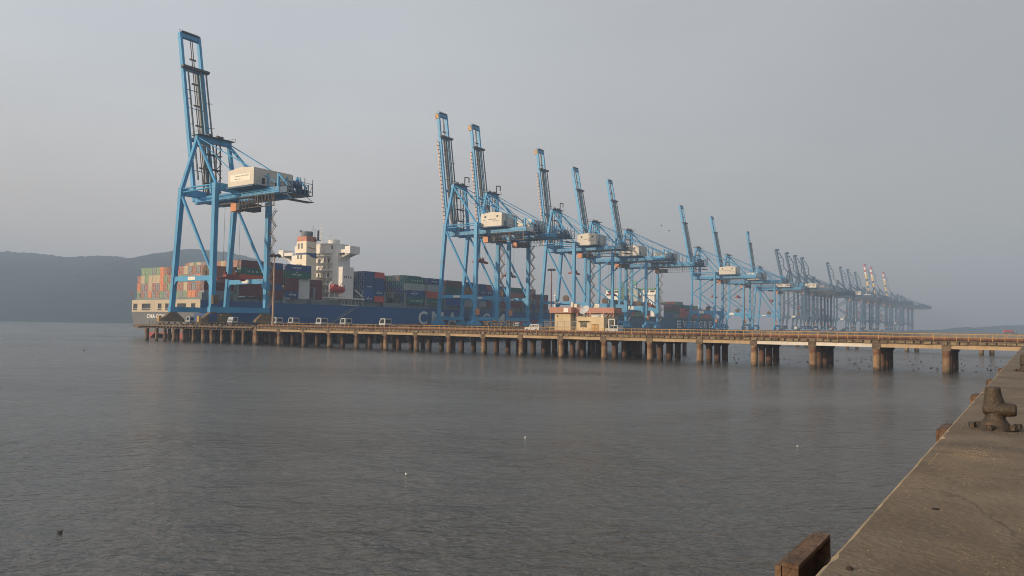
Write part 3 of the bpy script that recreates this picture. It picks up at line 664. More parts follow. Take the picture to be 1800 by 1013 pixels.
    # bogies
    for x in (0, G):
        for y in (-s, s):
            b = MB(); yy = y*.98
            b.prism([(yy-1.1, zs0-.02), (yy-3.9, 1.9), (yy-4.1, 1.0), (yy+4.1, 1.0), (yy+3.9, 1.9), (yy+1.1, zs0-.02)], 'x', x-.75, x+.75)
            bo_ = b.build('bogie', P.get('bogie', bl), r)
            if P.get('detail', True):
                for j in range(4): w_ = MB(); w_.lathe([(.42, -.25), (.42, .25)], 12, (x, yy-3.2+j*2.13, .45), axis='x'); w_.build('wheel', DARK, bo_)
                bf = MB(); bf.box(x-.5, x+.5, yy+(4.12 if y > 0 else -4.9), yy+(4.9 if y > 0 else -4.12), 1.0, 2.9); bf.build('buffer', YELLOW if P['type'] == 'one' else bl, bo_)
    cr = MB(); cr.lathe([(2.0, -.3), (2.0, .3)], 20, (G*.72, -s+1.9, zp1+1.6), axis='y'); cr.box(G*.72-.3, G*.72+.3, -s+1.3, -s+1.55, zp1, zp1+1.8); cr.build('cable_reel', BROWNST, r)
    eb = MB(); eb.box(G+.95, G+2.0, -s-.9, -s+.9, zs1+.8, zs1+3.6); eb.build('electrical_cabinet', ORANGE if P['type'] != 'one' else BROWNST, r)
    return r
_mc = {}
def mat_(k):
    if k not in _mc:
        _mc[k] = {'dark_blue_steel': lambda: mat(k, (.02, .07, .14), .5, .25, .3, rust=.1), 'stay_grey': lambda: mat(k, (.13, .16, .17), .5, .2, .3, rust=.12),
                  'festoon_buff': lambda: mat(k, (.62, .42, .28), .5), 'spreader_red': lambda: mat(k, (.26, .05, .035), .6, .3, 1, rust=.2)}[k]()
    return _mc[k]
P1 = dict(type='one', s=10.2, G=21.8, zt=45.2, girder=(40.6, 43.0), apex=(4.6, 6.0, 62.6), lean=3.3, sill=(4.2, 5.9), portal=(14.2, 15.8), hb=3.6, back=51, tip=(-11.9, 102.8), boom='box', bd=1.45,
          house=(25.2, 38, -8.2, 6.6, 43.6, 48.9), mid=.785, spread=15.2, bogie=BROWNB, lw=1.45, flights=13)
crane('nearest blue gantry crane, standing alone at the wharf end over the ship stern', P1, W(2.2, 19.3, DECK))
PA = dict(type='A', s=8.8, G=21.8, zt=48.8, girder=(43.7, 46.0), apex=(4.3, 4.6, 68.2), lean=3.3, sill=(3.4, 5.1), portal=(13.7, 15.2), hb=3.0, back=52, tip=(-7.6, 106.0), boom='box', bd=1.5, mid=.80,
          house=(22.6, 34.5, -6.6, 6.0, 46.9, 52.9), spread=28.5, stripe=True, festoon=True, jib=True, flights=13, lw=1.5)
pa = crane('blue gantry crane with striped boom tip over the forward containers, second from the wharf end', PA, W(2.2, 154.6, DECK))
c3 = copy_tree(pa); c3.location = W(2.2, 181.4, DECK); c3['label'] = 'blue crane with striped boom tip, third from the wharf end, close beside the second'
c4 = copy_tree(pa); c4.location = W(2.2, 245.8, DECK); c4['label'] = 'blue gantry crane with striped boom tip rising behind the pink banded building'
PB = dict(type='K', s=9.4, G=21.8, zt=46.8, girder=(41.3, 44.2), apex=(4.2, 4.6, 67), lean=2.6, sill=(3.6, 5.1), portal=(12.7, 15.4), hb=3.0, back=59.5, tip=(-11.2, 104.0), boom='box', bd=1.7, mid=.76,
          house=(24.5, 38, -7, 5, 44.7, 50.6), spread=21, flights=12, lw=1.6)
pb = crane('pale blue crane with X bracing, nearest one right of the striped tip cranes', PB, W(2.2, 294, DECK))
vary_later = []
for v, lb in ((343, 'pale blue crane with X shaped bracing whose girder ends over the second ship containers'), (475, 'pale blue crane with X shaped bracing standing alone past the second ship lettering'), (549.5, 'pale blue crane with X shaped bracing at the bow of the second ship')):
    c = copy_tree(pb); c.location = W(2.2, v, DECK); c['label'] = lb; vary_later.append((c, v))
def vary(c, dx, zs, zold, ztop):
    k_ = (ztop-zs-1.5)/(ztop-zold-1.5)
    for o in kids(c):
        nm = o.name.split('.')[0]
        if nm in ('trolley', 'hoist_rope', 'spreader'): o.location.x += dx
        if nm == 'spreader': o.location.z += zs-zold
        if nm == 'hoist_rope': o.scale.z = k_; o.location.z = ztop*(1-k_)
for c, v in vary_later: vary(c, {343: 5, 475: 1.5, 549.5: -3}[v], {343: 15, 475: 26.4, 549.5: 29}[v], 21, 40.4)
vary(pa, 1.2, 31, 28.5, 42.8); vary(c3, -.6, 26, 28.5, 42.8); vary(c4, .4, 31.4, 28.5, 42.8)
P9 = dict(PA); P9.update(stripe=False, festoon=False, jib=False, tip=(-8, 100.5), zt=44.8, girder=(40, 42.5), apex=(4.3, 4.6, 63), house=(22.6, 36, -6.6, 6, 43, 47))
crane('blue crane with slanted waterside legs, last one before the grey hazy row', P9, W(2.2, 647, DECK))
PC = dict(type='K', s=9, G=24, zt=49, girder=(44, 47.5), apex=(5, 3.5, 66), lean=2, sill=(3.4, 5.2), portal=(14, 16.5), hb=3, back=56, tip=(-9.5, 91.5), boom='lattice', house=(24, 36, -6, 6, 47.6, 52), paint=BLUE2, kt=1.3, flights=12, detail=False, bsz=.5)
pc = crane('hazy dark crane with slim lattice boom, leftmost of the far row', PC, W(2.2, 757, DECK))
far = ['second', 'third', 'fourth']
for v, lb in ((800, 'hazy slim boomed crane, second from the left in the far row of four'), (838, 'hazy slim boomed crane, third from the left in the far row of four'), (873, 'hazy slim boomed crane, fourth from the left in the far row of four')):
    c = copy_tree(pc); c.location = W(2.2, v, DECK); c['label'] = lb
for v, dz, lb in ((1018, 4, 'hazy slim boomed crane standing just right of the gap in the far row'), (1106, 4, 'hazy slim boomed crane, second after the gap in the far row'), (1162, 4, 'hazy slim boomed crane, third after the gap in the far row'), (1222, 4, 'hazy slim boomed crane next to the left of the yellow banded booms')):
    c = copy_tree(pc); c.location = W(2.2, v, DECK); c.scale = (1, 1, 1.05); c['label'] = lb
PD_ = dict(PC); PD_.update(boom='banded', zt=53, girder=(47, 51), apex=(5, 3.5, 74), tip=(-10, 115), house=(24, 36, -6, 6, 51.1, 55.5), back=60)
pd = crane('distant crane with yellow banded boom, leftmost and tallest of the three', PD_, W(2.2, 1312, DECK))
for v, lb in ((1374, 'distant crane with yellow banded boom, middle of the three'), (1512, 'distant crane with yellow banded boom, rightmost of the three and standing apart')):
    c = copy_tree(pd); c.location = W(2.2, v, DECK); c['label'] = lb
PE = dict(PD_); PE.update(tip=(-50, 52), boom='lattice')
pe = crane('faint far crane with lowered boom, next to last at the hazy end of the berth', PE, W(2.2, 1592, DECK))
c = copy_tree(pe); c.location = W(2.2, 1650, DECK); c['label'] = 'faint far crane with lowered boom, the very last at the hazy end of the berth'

# ------------------------------------------------------------------ ships
def hullmat(name, col, red, zr, slope):
    m = mat(name, col, .4, .18, .05, streak=.35, rust=.04); n = m.node_tree.nodes; l = m.node_tree.links; b = n['Principled BSDF']
    src = b.inputs['Base Color'].links[0].from_socket; tc = n.new('ShaderNodeTexCoord'); sp = n.new('ShaderNodeSeparateXYZ'); l.new(tc.outputs['Object'], sp.inputs[0])
    a = n.new('ShaderNodeMath'); a.operation = 'MULTIPLY_ADD'; l.new(sp.outputs[1], a.inputs[0]); a.inputs[1].default_value = slope; l.new(sp.outputs[2], a.inputs[2])
    lt = n.new('ShaderNodeMath'); lt.operation = 'LESS_THAN'; l.new(a.outputs[0], lt.inputs[0]); lt.inputs[1].default_value = zr
    x = n.new('ShaderNodeMix'); x.data_type = 'RGBA'; l.new(lt.outputs[0], x.inputs[0]); l.new(src, x.inputs[6]); x.inputs[7].default_value = (*red, 1); l.new(x.outputs[2], b.inputs['Base Color'])
    return m
def hull(name, B, L, zd, zbow, m, parent):
    # x from -B to 0 (starboard side at x=0), y from stern to bow
    st = []
    def sec(y, top, w, wl, zk):
        # returns half section points from deck to keel as (half width, z)
        return [(w, top), (w, 9.4 if top > 9.4 else top-.5), (w-.02*w if wl < .99 else w, 6.8), (w*(.94*wl+.06), 4.6), (w*wl, 2.2), (w*wl*.92, -1), (w*wl*.5, zk), (0, zk-.5)]
    hw = B/2
    S = [(0, zd, 1, .55, 1.8), (6, zd, 1, .72, .3), (16, zd, 1, .9, -3), (32, zd, 1, .985, -6), (60, zd, 1, 1, -8), (L*.72, zd, 1, 1, -8), (L*.80, zd+.3, .97, .93, -8), (L*.87, zd+1, .86, .72, -8), (L*.92, zbow-1, .70, .48, -8), (L*.96, zbow, .48, .25, -8), (L*.985, zbow+.5, .25, .08, -7), (L, zbow+1, .03, .3, 2)]
    rows = []
    for y, top, w, wl, zk in S:
        h = sec(y, top, w*hw, wl, zk)
        rows.append([(a-hw, y+(0 if y < L*.9 else max(0, z-2)*.35*(y/L-.9)*10), z) for a, z in h]+[(-a-hw, y+(0 if y < L*.9 else max(0, z-2)*.35*(y/L-.9)*10), z) for a, z in reversed(h[:-1])])
    mb = MB(); k = len(rows[0]); mb.add([p for r in rows for p in r], [(i*k+j, (i+1)*k+j, (i+1)*k+j+1, i*k+j+1) for i in range(len(rows)-1) for j in range(k-1)], 0, False)
    mb.add([p for r in rows for p in r], [(i*k, i*k+k-1, (i+1)*k+k-1, (i+1)*k) for i in range(len(rows)-1)], 0)
    t = rows[0]; mb.add(t, [tuple(range(1, k-1))[::1]], 0)
    return mb.build(name, m, parent)

# first ship --------------------------------------------------------
ship = empty('container_ship', W(-2.5, 22.7, 0)); tag(ship, 'dark blue container ship lettered CMA CGM with a cream funnel and its stern towards us', 'ship')
HB = hullmat('hull_blue_red', (.004, .075, .25), (.35, .06, .05), 3.1, -.03)
hl = hull('hull', 43.7, 285, 13.6, 17, HB, ship)
sm_ = mat('transom_grey', (.12, .13, .15), .5, .08, .2, streak=.2)
ss = MB(); pts = [(-43.7, 9.42), (-.02, 9.42), (-.25, 6.9), (-1.4, 4.7), (-4, 2.9), (-12, 1.9), (-31.7, 1.9), (-39.7, 2.9), (-42.3, 4.7), (-43.45, 6.9)]
ss.prism(pts[::-1], 'y', -.06, -.003); ss.build('transom', sm_, hl)
# stern bulwark with real openings (dark sheet behind stands for the shaded mooring deck)
op = [(-42.7, -39.9), (-36.8, -31.1), (-26.2, -23.8), (-21.4, -19.2), (-13.8, -8.4), (-5.3, -2.8)]
sb = MB(); e = [-43.7]+[q for o_ in op for q in o_]+[0]
for i in range(0, len(e), 2): sb.box(e[i], e[i+1], -.25, 0, 10.0, 12.5)
sb.box(-43.7, 0, -.25, 0, 12.5, 13.9); sb.box(-43.7, 0, -.25, 0, 9.43, 10.0)
sb.build('stern_bulwark', TAN, hl)
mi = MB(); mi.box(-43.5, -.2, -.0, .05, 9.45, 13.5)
mi.build('mooring_shade_sheet', mat('mooring_shade', (.045, .05, .06), .8), hl)
ra = MB()
for a, b_ in op:
    ra.tube((a, -.3, 10.7), (b_, -.3, 10.7), .05, 5); x = a
    while x < b_: ra.tube((x, -.3, 10), (x, -.3, 10.7), .04, 5); x += .5
ra.build('stern_rail', WHITE, hl)
fmesh([('CMA CGM', (-33.5, -.08, 7.1), (1, 0, 0), (0, 0, 1), 11.5, 1.5)]).build('lettering', STRW, hl)
yy = lambda v: v-22.7
LTS = [('C', 136.8, 6.3), ('M', 146.3, 9), ('A', 158.3, 7.6), ('C', 176.2, 6.6), ('G', 187.3, 6.8), ('M', 198.5, 9)]
fmesh([(t, (.03, yy(v), 6.0), (0, 1, 0), (0, 0, 1), w_, 6.4) for t, v, w_ in LTS]).build('lettering', LETW, hl)
# hull side small marks: draught box, pilot mark
dk = MB(); dk.box(-43, -1.0, .6, 262, 13.62, 14.7); dk.box(-42, -1.6, 24, 260, 14.71, 15.62); 
for v in [24, 36.6, 49, 58.7, 72.8, 100.4, 114, 127.6, 142.2, 155.8, 169.8, 183.8, 198, 212, 226, 240]:
    for x in (-.2,): dk.box(x-2.2, x, yy(v)-.9, yy(v)+.7, 13.62, 16.3)
for y in range(2, 262, 3): dk.box(-.5, -.42, y-.04, y+.04, 13.62, 14.6) 
dk.box(-.5, -.42, 2, 260, 14.52, 14.6); dk.build('deck_edge', GREYGRN, ship)
for v in [37.6, 52.2, 73.6, 100.3, 114.3, 127.5, 142.2, 155.9, 170, 184, 198, 212, 226, 240]:
    lb = MB()
    for x in (-.3, -7.2, -14.4, -21.6, -28.8, -36, -43.2): lb.box(x-.35, x+.05, yy(v)-.55, yy(v)+.55, 14.7, 20.6)
    for z in (17.6, 20.4): lb.box(-43.4, -.36, yy(v)-.5, yy(v)+.5, z, z+.18)
    for z in (18.6, 21.4): lb.box(-43.4, -.36, yy(v)-.5, yy(v)-.44, z, z+.06)
    lb.build('lashing_bridge', GREYGRN, ship)
# funnel
fy0, fy1 = yy(79), yy(84.4)
def frust(x0, x1, y0, y1, z0, X0, X1, Y0, Y1, z1, mb, mi=0):
    mb.add([(x0, y0, z0), (x1, y0, z0), (x1, y1, z0), (x0, y1, z0), (X0, Y0, z1), (X1, Y0, z1), (X1, Y1, z1), (X0, Y1, z1)], [(0, 3, 2, 1), (4, 5, 6, 7), (0, 1, 5, 4), (1, 2, 6, 5), (2, 3, 7, 6), (3, 0, 4, 7)], mi)
fu = MB(); FX = lambda z: (-20.4+(z-24)*.13, -11.9-(z-24)*.02)
def fslab(mb, z0, z1, g=0, mi=0):
    a, b_ = FX(z0), FX(z1); frust(a[0]-g, a[1]+g, fy0-g+(z0-24)*.0, fy1+g, z0, b_[0]-g, b_[1]+g, fy0-g, fy1+g, z1, mb, mi)
fslab(fu, 14, 40.5); fo = fu.build('funnel', mat('funnel_cream', (.82, .73, .58), .5, .06, .2, streak=.15), ship)
q = MB(); fslab(q, 40.5, 42.6, .004); q.build('funnel_band', mat('band_red', (.46, .17, .11), .5), fo)
q = MB(); fslab(q, 34.8, 35.6, .03); q.prism([(fy0+1.5, 34.3), (fy1+.03, 33.4), (fy1+.03, 35.9), (fy0+3, 35.4)], 'x', FX(35)[1]+.02, FX(35)[1]+.09); q.build('funnel_stripe', mat('band_blue', (.03, .06, .22), .5), fo)
q = MB(); q.prism([(fy0+.4, 38.2), (fy0+2, 37.4), (fy1-.2, 37.2), (fy1-.6, 37.7), (fy0+2, 38.0)], 'x', FX(37)[1]+.02, FX(37)[1]+.08); q.build('funnel_mark', mat('band_salmon', (.5, .25, .2), .5), fo)
for z in (28.6, 33.0, 37.4):
    for x in (-17.6, -15.6): q = MB(); q.box(x-.55+(z-28)*.06, x+.55+(z-28)*.06, fy0-.05, fy0-.003, z, z+2.3); q.build('louvre', mat_('stay_grey'), fo)
q = MB(); q.lathe([(2.2, 0), (2.5, 1.4), (2.4, 2.2)], 18, (-15.2, fy0+2.7, 42.61)); q.build('exhaust_pipe', GREYGRN, fo)
q = MB()
for x in (-17.6, -16.8): q.tube((x, fy0+2, 42.6), (x, fy0+2, 44.6), .3, 8); q.tube((x, fy0+2, 44.5), (x-.6, fy0+1.4, 45.3), .3, 8)
for x, y, h_ in ((-13, 4, 5), (-12.4, 4.6, 3.4), (-12.6, 3, 2.6)): q.tube((x, fy0+y, 42.6), (x, fy0+y, 42.6+h_), .1, 5)
q.box(-13, -10.4, fy0+4, fy0+6.5, 41.2, 41.4); q.box(-11.4, -10.8, fy0+5, fy0+5.6, 41.4, 45.5); q.build('mast', DARK, fo)
# accommodation
ay0, ay1 = yy(90.6), yy(97)
ac = MB(); ac.box(-38.5, -2.5, ay0, ay1, 14.7, 30.2); ac.box(-36, -6, ay0+.4, ay1+1, 30.2, 36.2); ao = ac.build('accommodation', WHITE, ship)
for i, (z, x0, x1) in enumerate(((19.3, -30, -3), (22.4, -30, -7), (25.5, -30, -9), (28.6, -29, -9), (31.8, -29, -9.5), (35.0, -29, -10))):
    q = MB(); q.box(x0, x1, ay0-3.6+.25*i, ay0-.003, z, z+.22)
    y = ay0-3.5+.25*i
    for zz in (.55, 1.0): q.tube((x0, y, z+.2+zz), (x1, y, z+.2+zz), .04, 4)
    xx = x0
    while xx <= x1: q.tube((xx, y, z+.2), (xx, y, z+1.2), .04, 4); xx += 1.5
    for xx in (-19, x1-.3): q.tube((xx, y+.1, z-3), (xx, y+.1, z), .14, 6)
    q.build('deck_gallery', WHITE, ao)
    for xx in (-17.5, -14, -11.4): d = MB(); d.box(xx-.4, xx+.4, ay0-.04, ay0-.004, z+.3, z+2.2) if i % 2 == 0 else d.box(xx-.3, xx+.3, ay0-.04, ay0-.004, z+1.1, z+1.8); d.build('door' if i % 2 == 0 else 'window', GLASS, ao)
    q = MB()
    for sgn in (0, 1): q.beam((-16+sgn*.8, ay0-2.0, z+.2), (-12.5+sgn*.8, ay0-2.0, z+3.1), .08, .25)
    q.build('stair', WHITE, ao)
for y in (ay0+1.2, ay0+2.4, ay0+3.6, ay0+4.8): d = MB(); d.box(-2.497, -2.44, y-.28, y+.28, 25.4, 26.3); d.build('window', GLASS, ao)
d = MB(); d.box(-2.497, -2.44, ay0+.9, ay0+1.3, 20.6, 22.4); d.build('window', GLASS, ao)
br = MB(); br.prism([(-22, ay0-1.0), (-14.6, ay0-1.4), (-9, ay0+.2), (-8.4, ay0+2), (-8.4, ay1+2), (-36, ay1+2), (-36, ay0+2), (-30, ay0-1.0)], 'z', 36.21, 40.2); bo = br.build('wheelhouse', WHITE, ao)
q = MB(); q.prism([(-22.2, ay0-1.2), (-14.5, ay0-1.6), (-8.8, ay0+.1), (-8.2, ay0+2), (-8.2, ay1+2.2), (-36.2, ay1+2.2), (-36.2, ay0+2), (-30, ay0-1.2)], 'z', 40.203, 40.5); q.box(-14, -9, ay0+2, ay0+4, 40.5, 42.3)
for x in (-15, -13, -11, -9): q.tube((x, ay0+1, 40.5), (x, ay0+1, 42.8), .05, 4)
q.tube((-15, ay0+1, 41.9), (-9, ay0+1, 41.9), .05, 4); q.tube((-15, ay0+1, 42.8), (-9, ay0+1, 42.8), .05, 4); q.build('roof', WHITE, bo)
for i in range(6):
    t0, t1 = (i+.12)/6, (i+.88)/6; a = Vector((-16, ay0-1.33)); b_ = Vector((-9, ay0+.2))
    pA = a+(b_-a)*t0; pB = a+(b_-a)*t1; nn = Vector((b_-a).orthogonal()).normalized()*-.0
    d = MB(); n2 = Vector((b_.y-a.y, -(b_.x-a.x))).normalized()*.05; d.prism([(pA.x+n2.x, pA.y+n2.y), (pB.x+n2.x, pB.y+n2.y), (pB.x+n2.x*.1, pB.y+n2.y*.1), (pA.x+n2.x*.1, pA.y+n2.y*.1)], 'z', 38.0, 39.6); d.build('window', GLASS, bo)
for sx, xi, xo in ((1, -8.4, 1.3), (-1, -36, -45.2)):
    w_ = MB(); y0_, y1_ = ay0+.8, ay1-.8
    w_.box(min(xi, xo-sx*3.2), max(xi, xo-sx*3.2), y0_, y1_, 36.3, 36.7) ; w_.box(min(xi, xo-sx*3.2), max(xi, xo-sx*3.2), y0_, y0_+.15, 36.7, 37.7); w_.box(min(xi, xo-sx*3.2), max(xi, xo-sx*3.2), y1_-.15, y1_, 36.7, 37.7)
    w_.box(xo-sx*3.2, xo, y0_-.4, y1_+.4, 35.8, 39.0)
    w_.prism([(xo-sx*.5, 35.79), (xo-sx*3.2, 35.79), (xi-sx*.2, 31.6), (xi-sx*.2, 33.0), (xi+sx*3.2, 35.0)][::1 if sx > 0 else -1], 'y', y0_+.3, y1_-.3)
    w_.tube((xo-sx*.6, y0_, 39), (xo-sx*.6, y0_, 40.4), .12, 6); w_.build('bridge_wing', WHITE, ao)
q = MB()
for x, y, h_ in ((-17.5, 1, 49), (-18.6, 2, 46), (-14.2, 3, 44.6), (-16, 0, 45.4)): q.tube((x, ay0+y, 40.5), (x, ay0+y, h_), .12, 5)
for z in (44, 46, 47.6): q.tube((-18.6, ay0+1, z), (-16.4, ay0+1, z), .09, 5)
zig(q, (-17, ay0+1, 40.5), (-17.5, ay0+1, 48.6), (.5, 0, 0), 9, .07); q.build('radar_mast', WHITE, ao)
lf = MB(); lf.lathe([(.3, 0), (1.25, .7), (1.45, 2), (1.45, 6), (1.2, 7.2), (.4, 7.9)], 16, (-1.2, yy(82.8), 20.3), axis='y'); lf.box(-2.0, -.4, yy(84), yy(86.6), 21.4, 22.3); lf.build('lifeboat', mat('lifeboat_red', (.42, .035, .03), .4, .1, .5), ship)
dv = MB()
for y in (yy(83.8), yy(89.6)): dv.path([(-3.6, y, 15), (-2.6, y, 19), (-2.8, y, 22.2), (-1.2, y, 23.4)], .25, 6)
dv.box(-4.5, .6, yy(81), yy(101), 16.4, 16.9); dv.box(-3, .2, yy(88), yy(97), 13.7, 14.0)
for y in range(int(yy(88)), int(yy(100)), 2): dv.tube((.2, y, 13.8), (.2, y, 16.4), .09, 5)
for y in range(int(yy(81)), int(yy(101)), 2): dv.tube((.5, y, 16.9), (.5, y, 17.9), .05, 4)
dv.tube((.5, yy(81), 17.9), (.5, yy(101), 17.9), .05, 4); dv.beam((-.5, yy(96), 20.5), (.4, yy(99.4), 17.9), .3, .4); dv.build('boat_deck', WHITE, ship)
gw = MB(); a, b_ = Vector((.9, yy(80.6), 5.4)), Vector((.9, yy(97), 13.6))
for x in (-.45, .45): gw.beam(a+Vector((x, 0, 0)), b_+Vector((x, 0, 0)), .08, .3); gw.beam(a+Vector((x, 0, 1)), b_+Vector((x, 0, 1)), .06, .08)
for i in range(15): p = a+(b_-a)*i/14; gw.beam(p-Vector((.45, 0, 0)), p+Vector((.45, 0, 0)), .3, .06); gw.tube(p+Vector((.45, 0, 0)), p+Vector((.45, 0, 1)), .04, 4)
gw.build('gangway', mat('gangway_grey', (.30, .33, .35), .5), ship)
fm = MB(); fm.tube((-21.8, yy(297), 15), (-21.8, yy(297), 29.5), .7, 10, .45); fm.box(-23, -20.6, yy(296), yy(298), 26, 26.3); fm.tube((-21.8, yy(297), 29), (-21.8, yy(297), 32), .12, 5); fm.build('foremast', WHITE, ship)
jf = MB(); jf.tube((-43.5, .2, 13.9), (-43.5, -1.0, 17.2), .06, 5); jf.box(-43.5, -42.6, -.9, -.86, 15.9, 16.9); jf.build('stern_flag', mat('flag_red', (.3, .05, .06), .7), ship)

# ------------------------------------------------------------------ containers
CC = dict(green=(.17, .30, .17), grey=(.20, .22, .25), orange=(.68, .19, .05), rust=(.33, .12, .085), tan=(.56, .44, .29), mauve=(.27, .13, .14), red=(.50, .08, .06), blue=(.012, .058, .19), maroon=(.13, .028, .03), jade=(.008, .105, .075), white=(.62, .64, .64), pale=(.33, .37, .36), brightblue=(.015, .07, .30), vermilion=(.55, .085, .035), teal=(.02, .16, .18))
CW = dict(green='green', grey='grey', orange='orange', rust='rust brown', tan='tan', mauve='mauve', red='red', blue='navy blue', maroon='maroon', jade='dark green', white='white', pale='pale grey', brightblue='bright blue', vermilion='orange red', teal='teal')
CMAT = {k: mat('container_'+k, c, .5, .1, .25, rust=.06, streak=.25) for k, c in CC.items()}
BARS = mat('door_bars', (.62, .62, .58), .5)
DKGAP = mat('container_gasket', (.03, .03, .03), .8)
_cm = {}
def cmesh(Ln, h):
    if (Ln, h) in _cm: return _cm[(Ln, h)]
    mb = MB(); w = 2.44; x = w/2
    for sx in (-1, 1):                                              # rails and posts
        for y in (0, Ln-.16): mb.box(sx*x-(.16 if sx > 0 else 0), sx*x+(0 if sx > 0 else .16), y, y+.16, 0, h)
        for z in (0, h-.14): mb.box(sx*x-(.12 if sx > 0 else 0), sx*x+(0 if sx > 0 else .12), .16, Ln-.16, z, z+.14)
        n_ = int(Ln/.56); dy = (Ln-.32)/n_
        vs = []; 
        for i in range(n_+1):
            y = .16+i*dy; vs += [(sx*(x-.05), y, .14), (sx*(x-.05), y, h-.14), (sx*(x-.015), y+dy*.25, .14), (sx*(x-.015), y+dy*.25, h-.14), (sx*(x-.015), y+dy*.5, .14), (sx*(x-.015), y+dy*.5, h-.14), (sx*(x-.05), y+dy*.75, .14), (sx*(x-.05), y+dy*.75, h-.14)]
        vs = [v for v in vs if v[1] <= Ln-.15]
        fs = [(2*i, 2*i+2, 2*i+3, 2*i+1) for i in range(len(vs)//2-1)]
        mb.add(vs, fs if sx > 0 else [f[::-1] for f in fs])
    mb.box(-x+.16, x-.16, 0, .12, h-.14, h); mb.box(-x+.16, x-.16, 0, .12, 0, .16); mb.box(-x+.16, x-.16, Ln-.12, Ln, h-.14, h); mb.box(-x+.16, x-.16, Ln-.12, Ln, 0, .16)
    mb.box(-x+.16, -.02, .05, .10, .16, h-.14); mb.box(.02, x-.16, .05, .10, .16, h-.14); mb.box(-x+.16, x-.16, Ln-.10, Ln-.05, .16, h-.14)
    mb.box(-x+.12, x-.12, .16, Ln-.16, h-.09, h-.06); mb.box(-x+.12, x-.12, .16, Ln-.16, .02, .05)
    for xx in (-.78, -.36, .36, .78):
        mb.box(xx-.03, xx+.03, .01, .048, .2, h-.18, 1)
        mb.box(xx-.1, xx+.1, .0, .049, h*.42, h*.42+.10, 1)
    for xx in (-1.0, 1.0): mb.box(xx-.10, xx+.10, .02, .047, h-.62, h-.40, 1)
    for sx in (-1, 1):
        for z in (0, h-.13): mb.box(sx*x*.93-.09, sx*x*.93+.09, -.012, .002, z, z+.13, 1)
    me = mb.mesh('shipping_container', [CMAT['grey'], BARS]); _cm[(Ln, h)] = me; return me
LOGO = {}
def logo(kind, Ln, h):
    k = (kind, Ln, h)
    if k not in LOGO:
        if kind == 'cma':
            its = [('CMA CGM', (1.232, Ln*.22, h*.42), (0, 1, 0), (0, 0, 1), Ln*(.36 if Ln > 8 else .55), .62)]
            mb = fmesh(its)
            mb.add([(1.232, Ln*.36, h*.80), (1.232, Ln*.44, h*.80), (1.232, Ln*.44, h*.87), (1.232, Ln*.40, h*.88)], [(0, 1, 2, 3)])
            mb.add([(1.232, Ln*.36, h*.2), (1.232, Ln*.46, h*.15), (1.232, Ln*.46, h*.2)], [(0, 1, 2)])
        elif kind == 'uasc':
            mb = fmesh([(t, (1.232, Ln*(.24+.155*i), h*.34), (0, 1, 0), (0, 0, 1), .8, .75) for i, t in enumerate('UASC')])
            mb.add([(1.232, Ln*.84, h*.2), (1.232, Ln*.855, h*.2), (1.232, Ln*.855, h*.78), (1.232, Ln*.84, h*.78)], [(0, 1, 2, 3)])
        else:
            mb = fmesh([(kind, (1.232, Ln*.25, h*.4), (0, 1, 0), (0, 0, 1), Ln*.5, .5)])
        LOGO[k] = mb.mesh('lettering', [LETC if kind != 'tex' else LETD])
    return LOGO[k]
NC = 0
def container(u, v, z, Ln, h, col, label, group, lg=None):
    global NC
    o = bpy.data.objects.new('shipping_container', cmesh(Ln, h)); C.objects.link(o)
    o.location = W(u, v, z); o.rotation_euler.z = TH; o.material_slots[0].link = 'OBJECT'; o.material_slots[0].material = CMAT[col]
    tag(o, label, 'container', group); NC += 1
    if lg:
        g = bpy.data.objects.new('lettering', logo(lg, Ln, h)); C.objects.link(g); g.parent = o
    return o
ORD = ['first', 'second', 'third', 'fourth', 'fifth', 'sixth', 'seventh', 'eighth', 'ninth', 'tenth', 'eleventh', 'twelfth', 'thirteenth', 'fourteenth', 'fifteenth', 'sixteenth', 'seventeenth']
# stern stack, seen end on: rows from bottom to top, 17 columns
K = dict(g='green', y='grey', o='orange', r='rust', t='tan', m='mauve', d='red', b='blue', k='maroon', j='jade')
rows = ['gryoyrgyrygygoory', 'oymtryorgtrrtryrk'[:17], 'rtgtttogrtrgyryom', '.gggygorkgdrtyryr']
HC = 2.92
TN = ['bottom', 'second', 'third', 'top']
for t, row in enumerate(rows):
    for c_, ch in enumerate(row):
        if ch == '.': continue
        uu = -45.0+c_*2.53
        col = K[ch]
        container(uu+.02*random.random(), 24.2+.08*random.random(), 14.3+t*(HC+.03), 12.2, HC, col, f'{CW[col]} container in the stern stack, {ORD[c_]} column from its left end, {TN[t]} tier', 'containers stacked on the ship stern')
# next bay, one tier higher, only its upper ends and its outer side show
BZ = 15.7; H5 = 2.66
for c_, ch in enumerate('rtgtyrdgrtrgr'):
    col = {'r': 'rust', 't': 'tan', 'g': 'green', 'y': 'grey', 'd': 'red'}[ch]; uu = -36.5+c_*2.53
    container(uu, 38.6, BZ+4*H5, 12.2, H5-.03, col, f'{CW[col]} container end above the stern stack, {ORD[c_]} of the raised row from its left', 'raised row behind the stern stack')
def side(desc, v, Ln, cols, z0=BZ, h=H5, u=-3.75, grp='containers along the ship side'):
    tn = {5: ['bottom', 'second', 'middle', 'fourth', 'top'], 4: ['bottom', 'second', 'third', 'top'], 3: ['bottom', 'middle', 'top'], 2: ['lower', 'upper'], 6: ['bottom', 'second', 'third', 'fourth', 'fifth', 'top'], 1: ['single']}[len(cols)]
    for t, c_ in enumerate(cols):
        if c_ is None: continue
        col, lg = c_ if isinstance(c_, tuple) else (c_, None)
        container(u, v+random.uniform(-.05, .05), z0+t*h, Ln, h-.03, col, f'{CW[col]} container, {tn[t]} tier of the {desc}', grp, lg)
side('bay framed by the nearest crane legs', 38.6, 12.2, ['maroon', 'maroon', 'vermilion', ('jade', 'uasc'), 'maroon'])
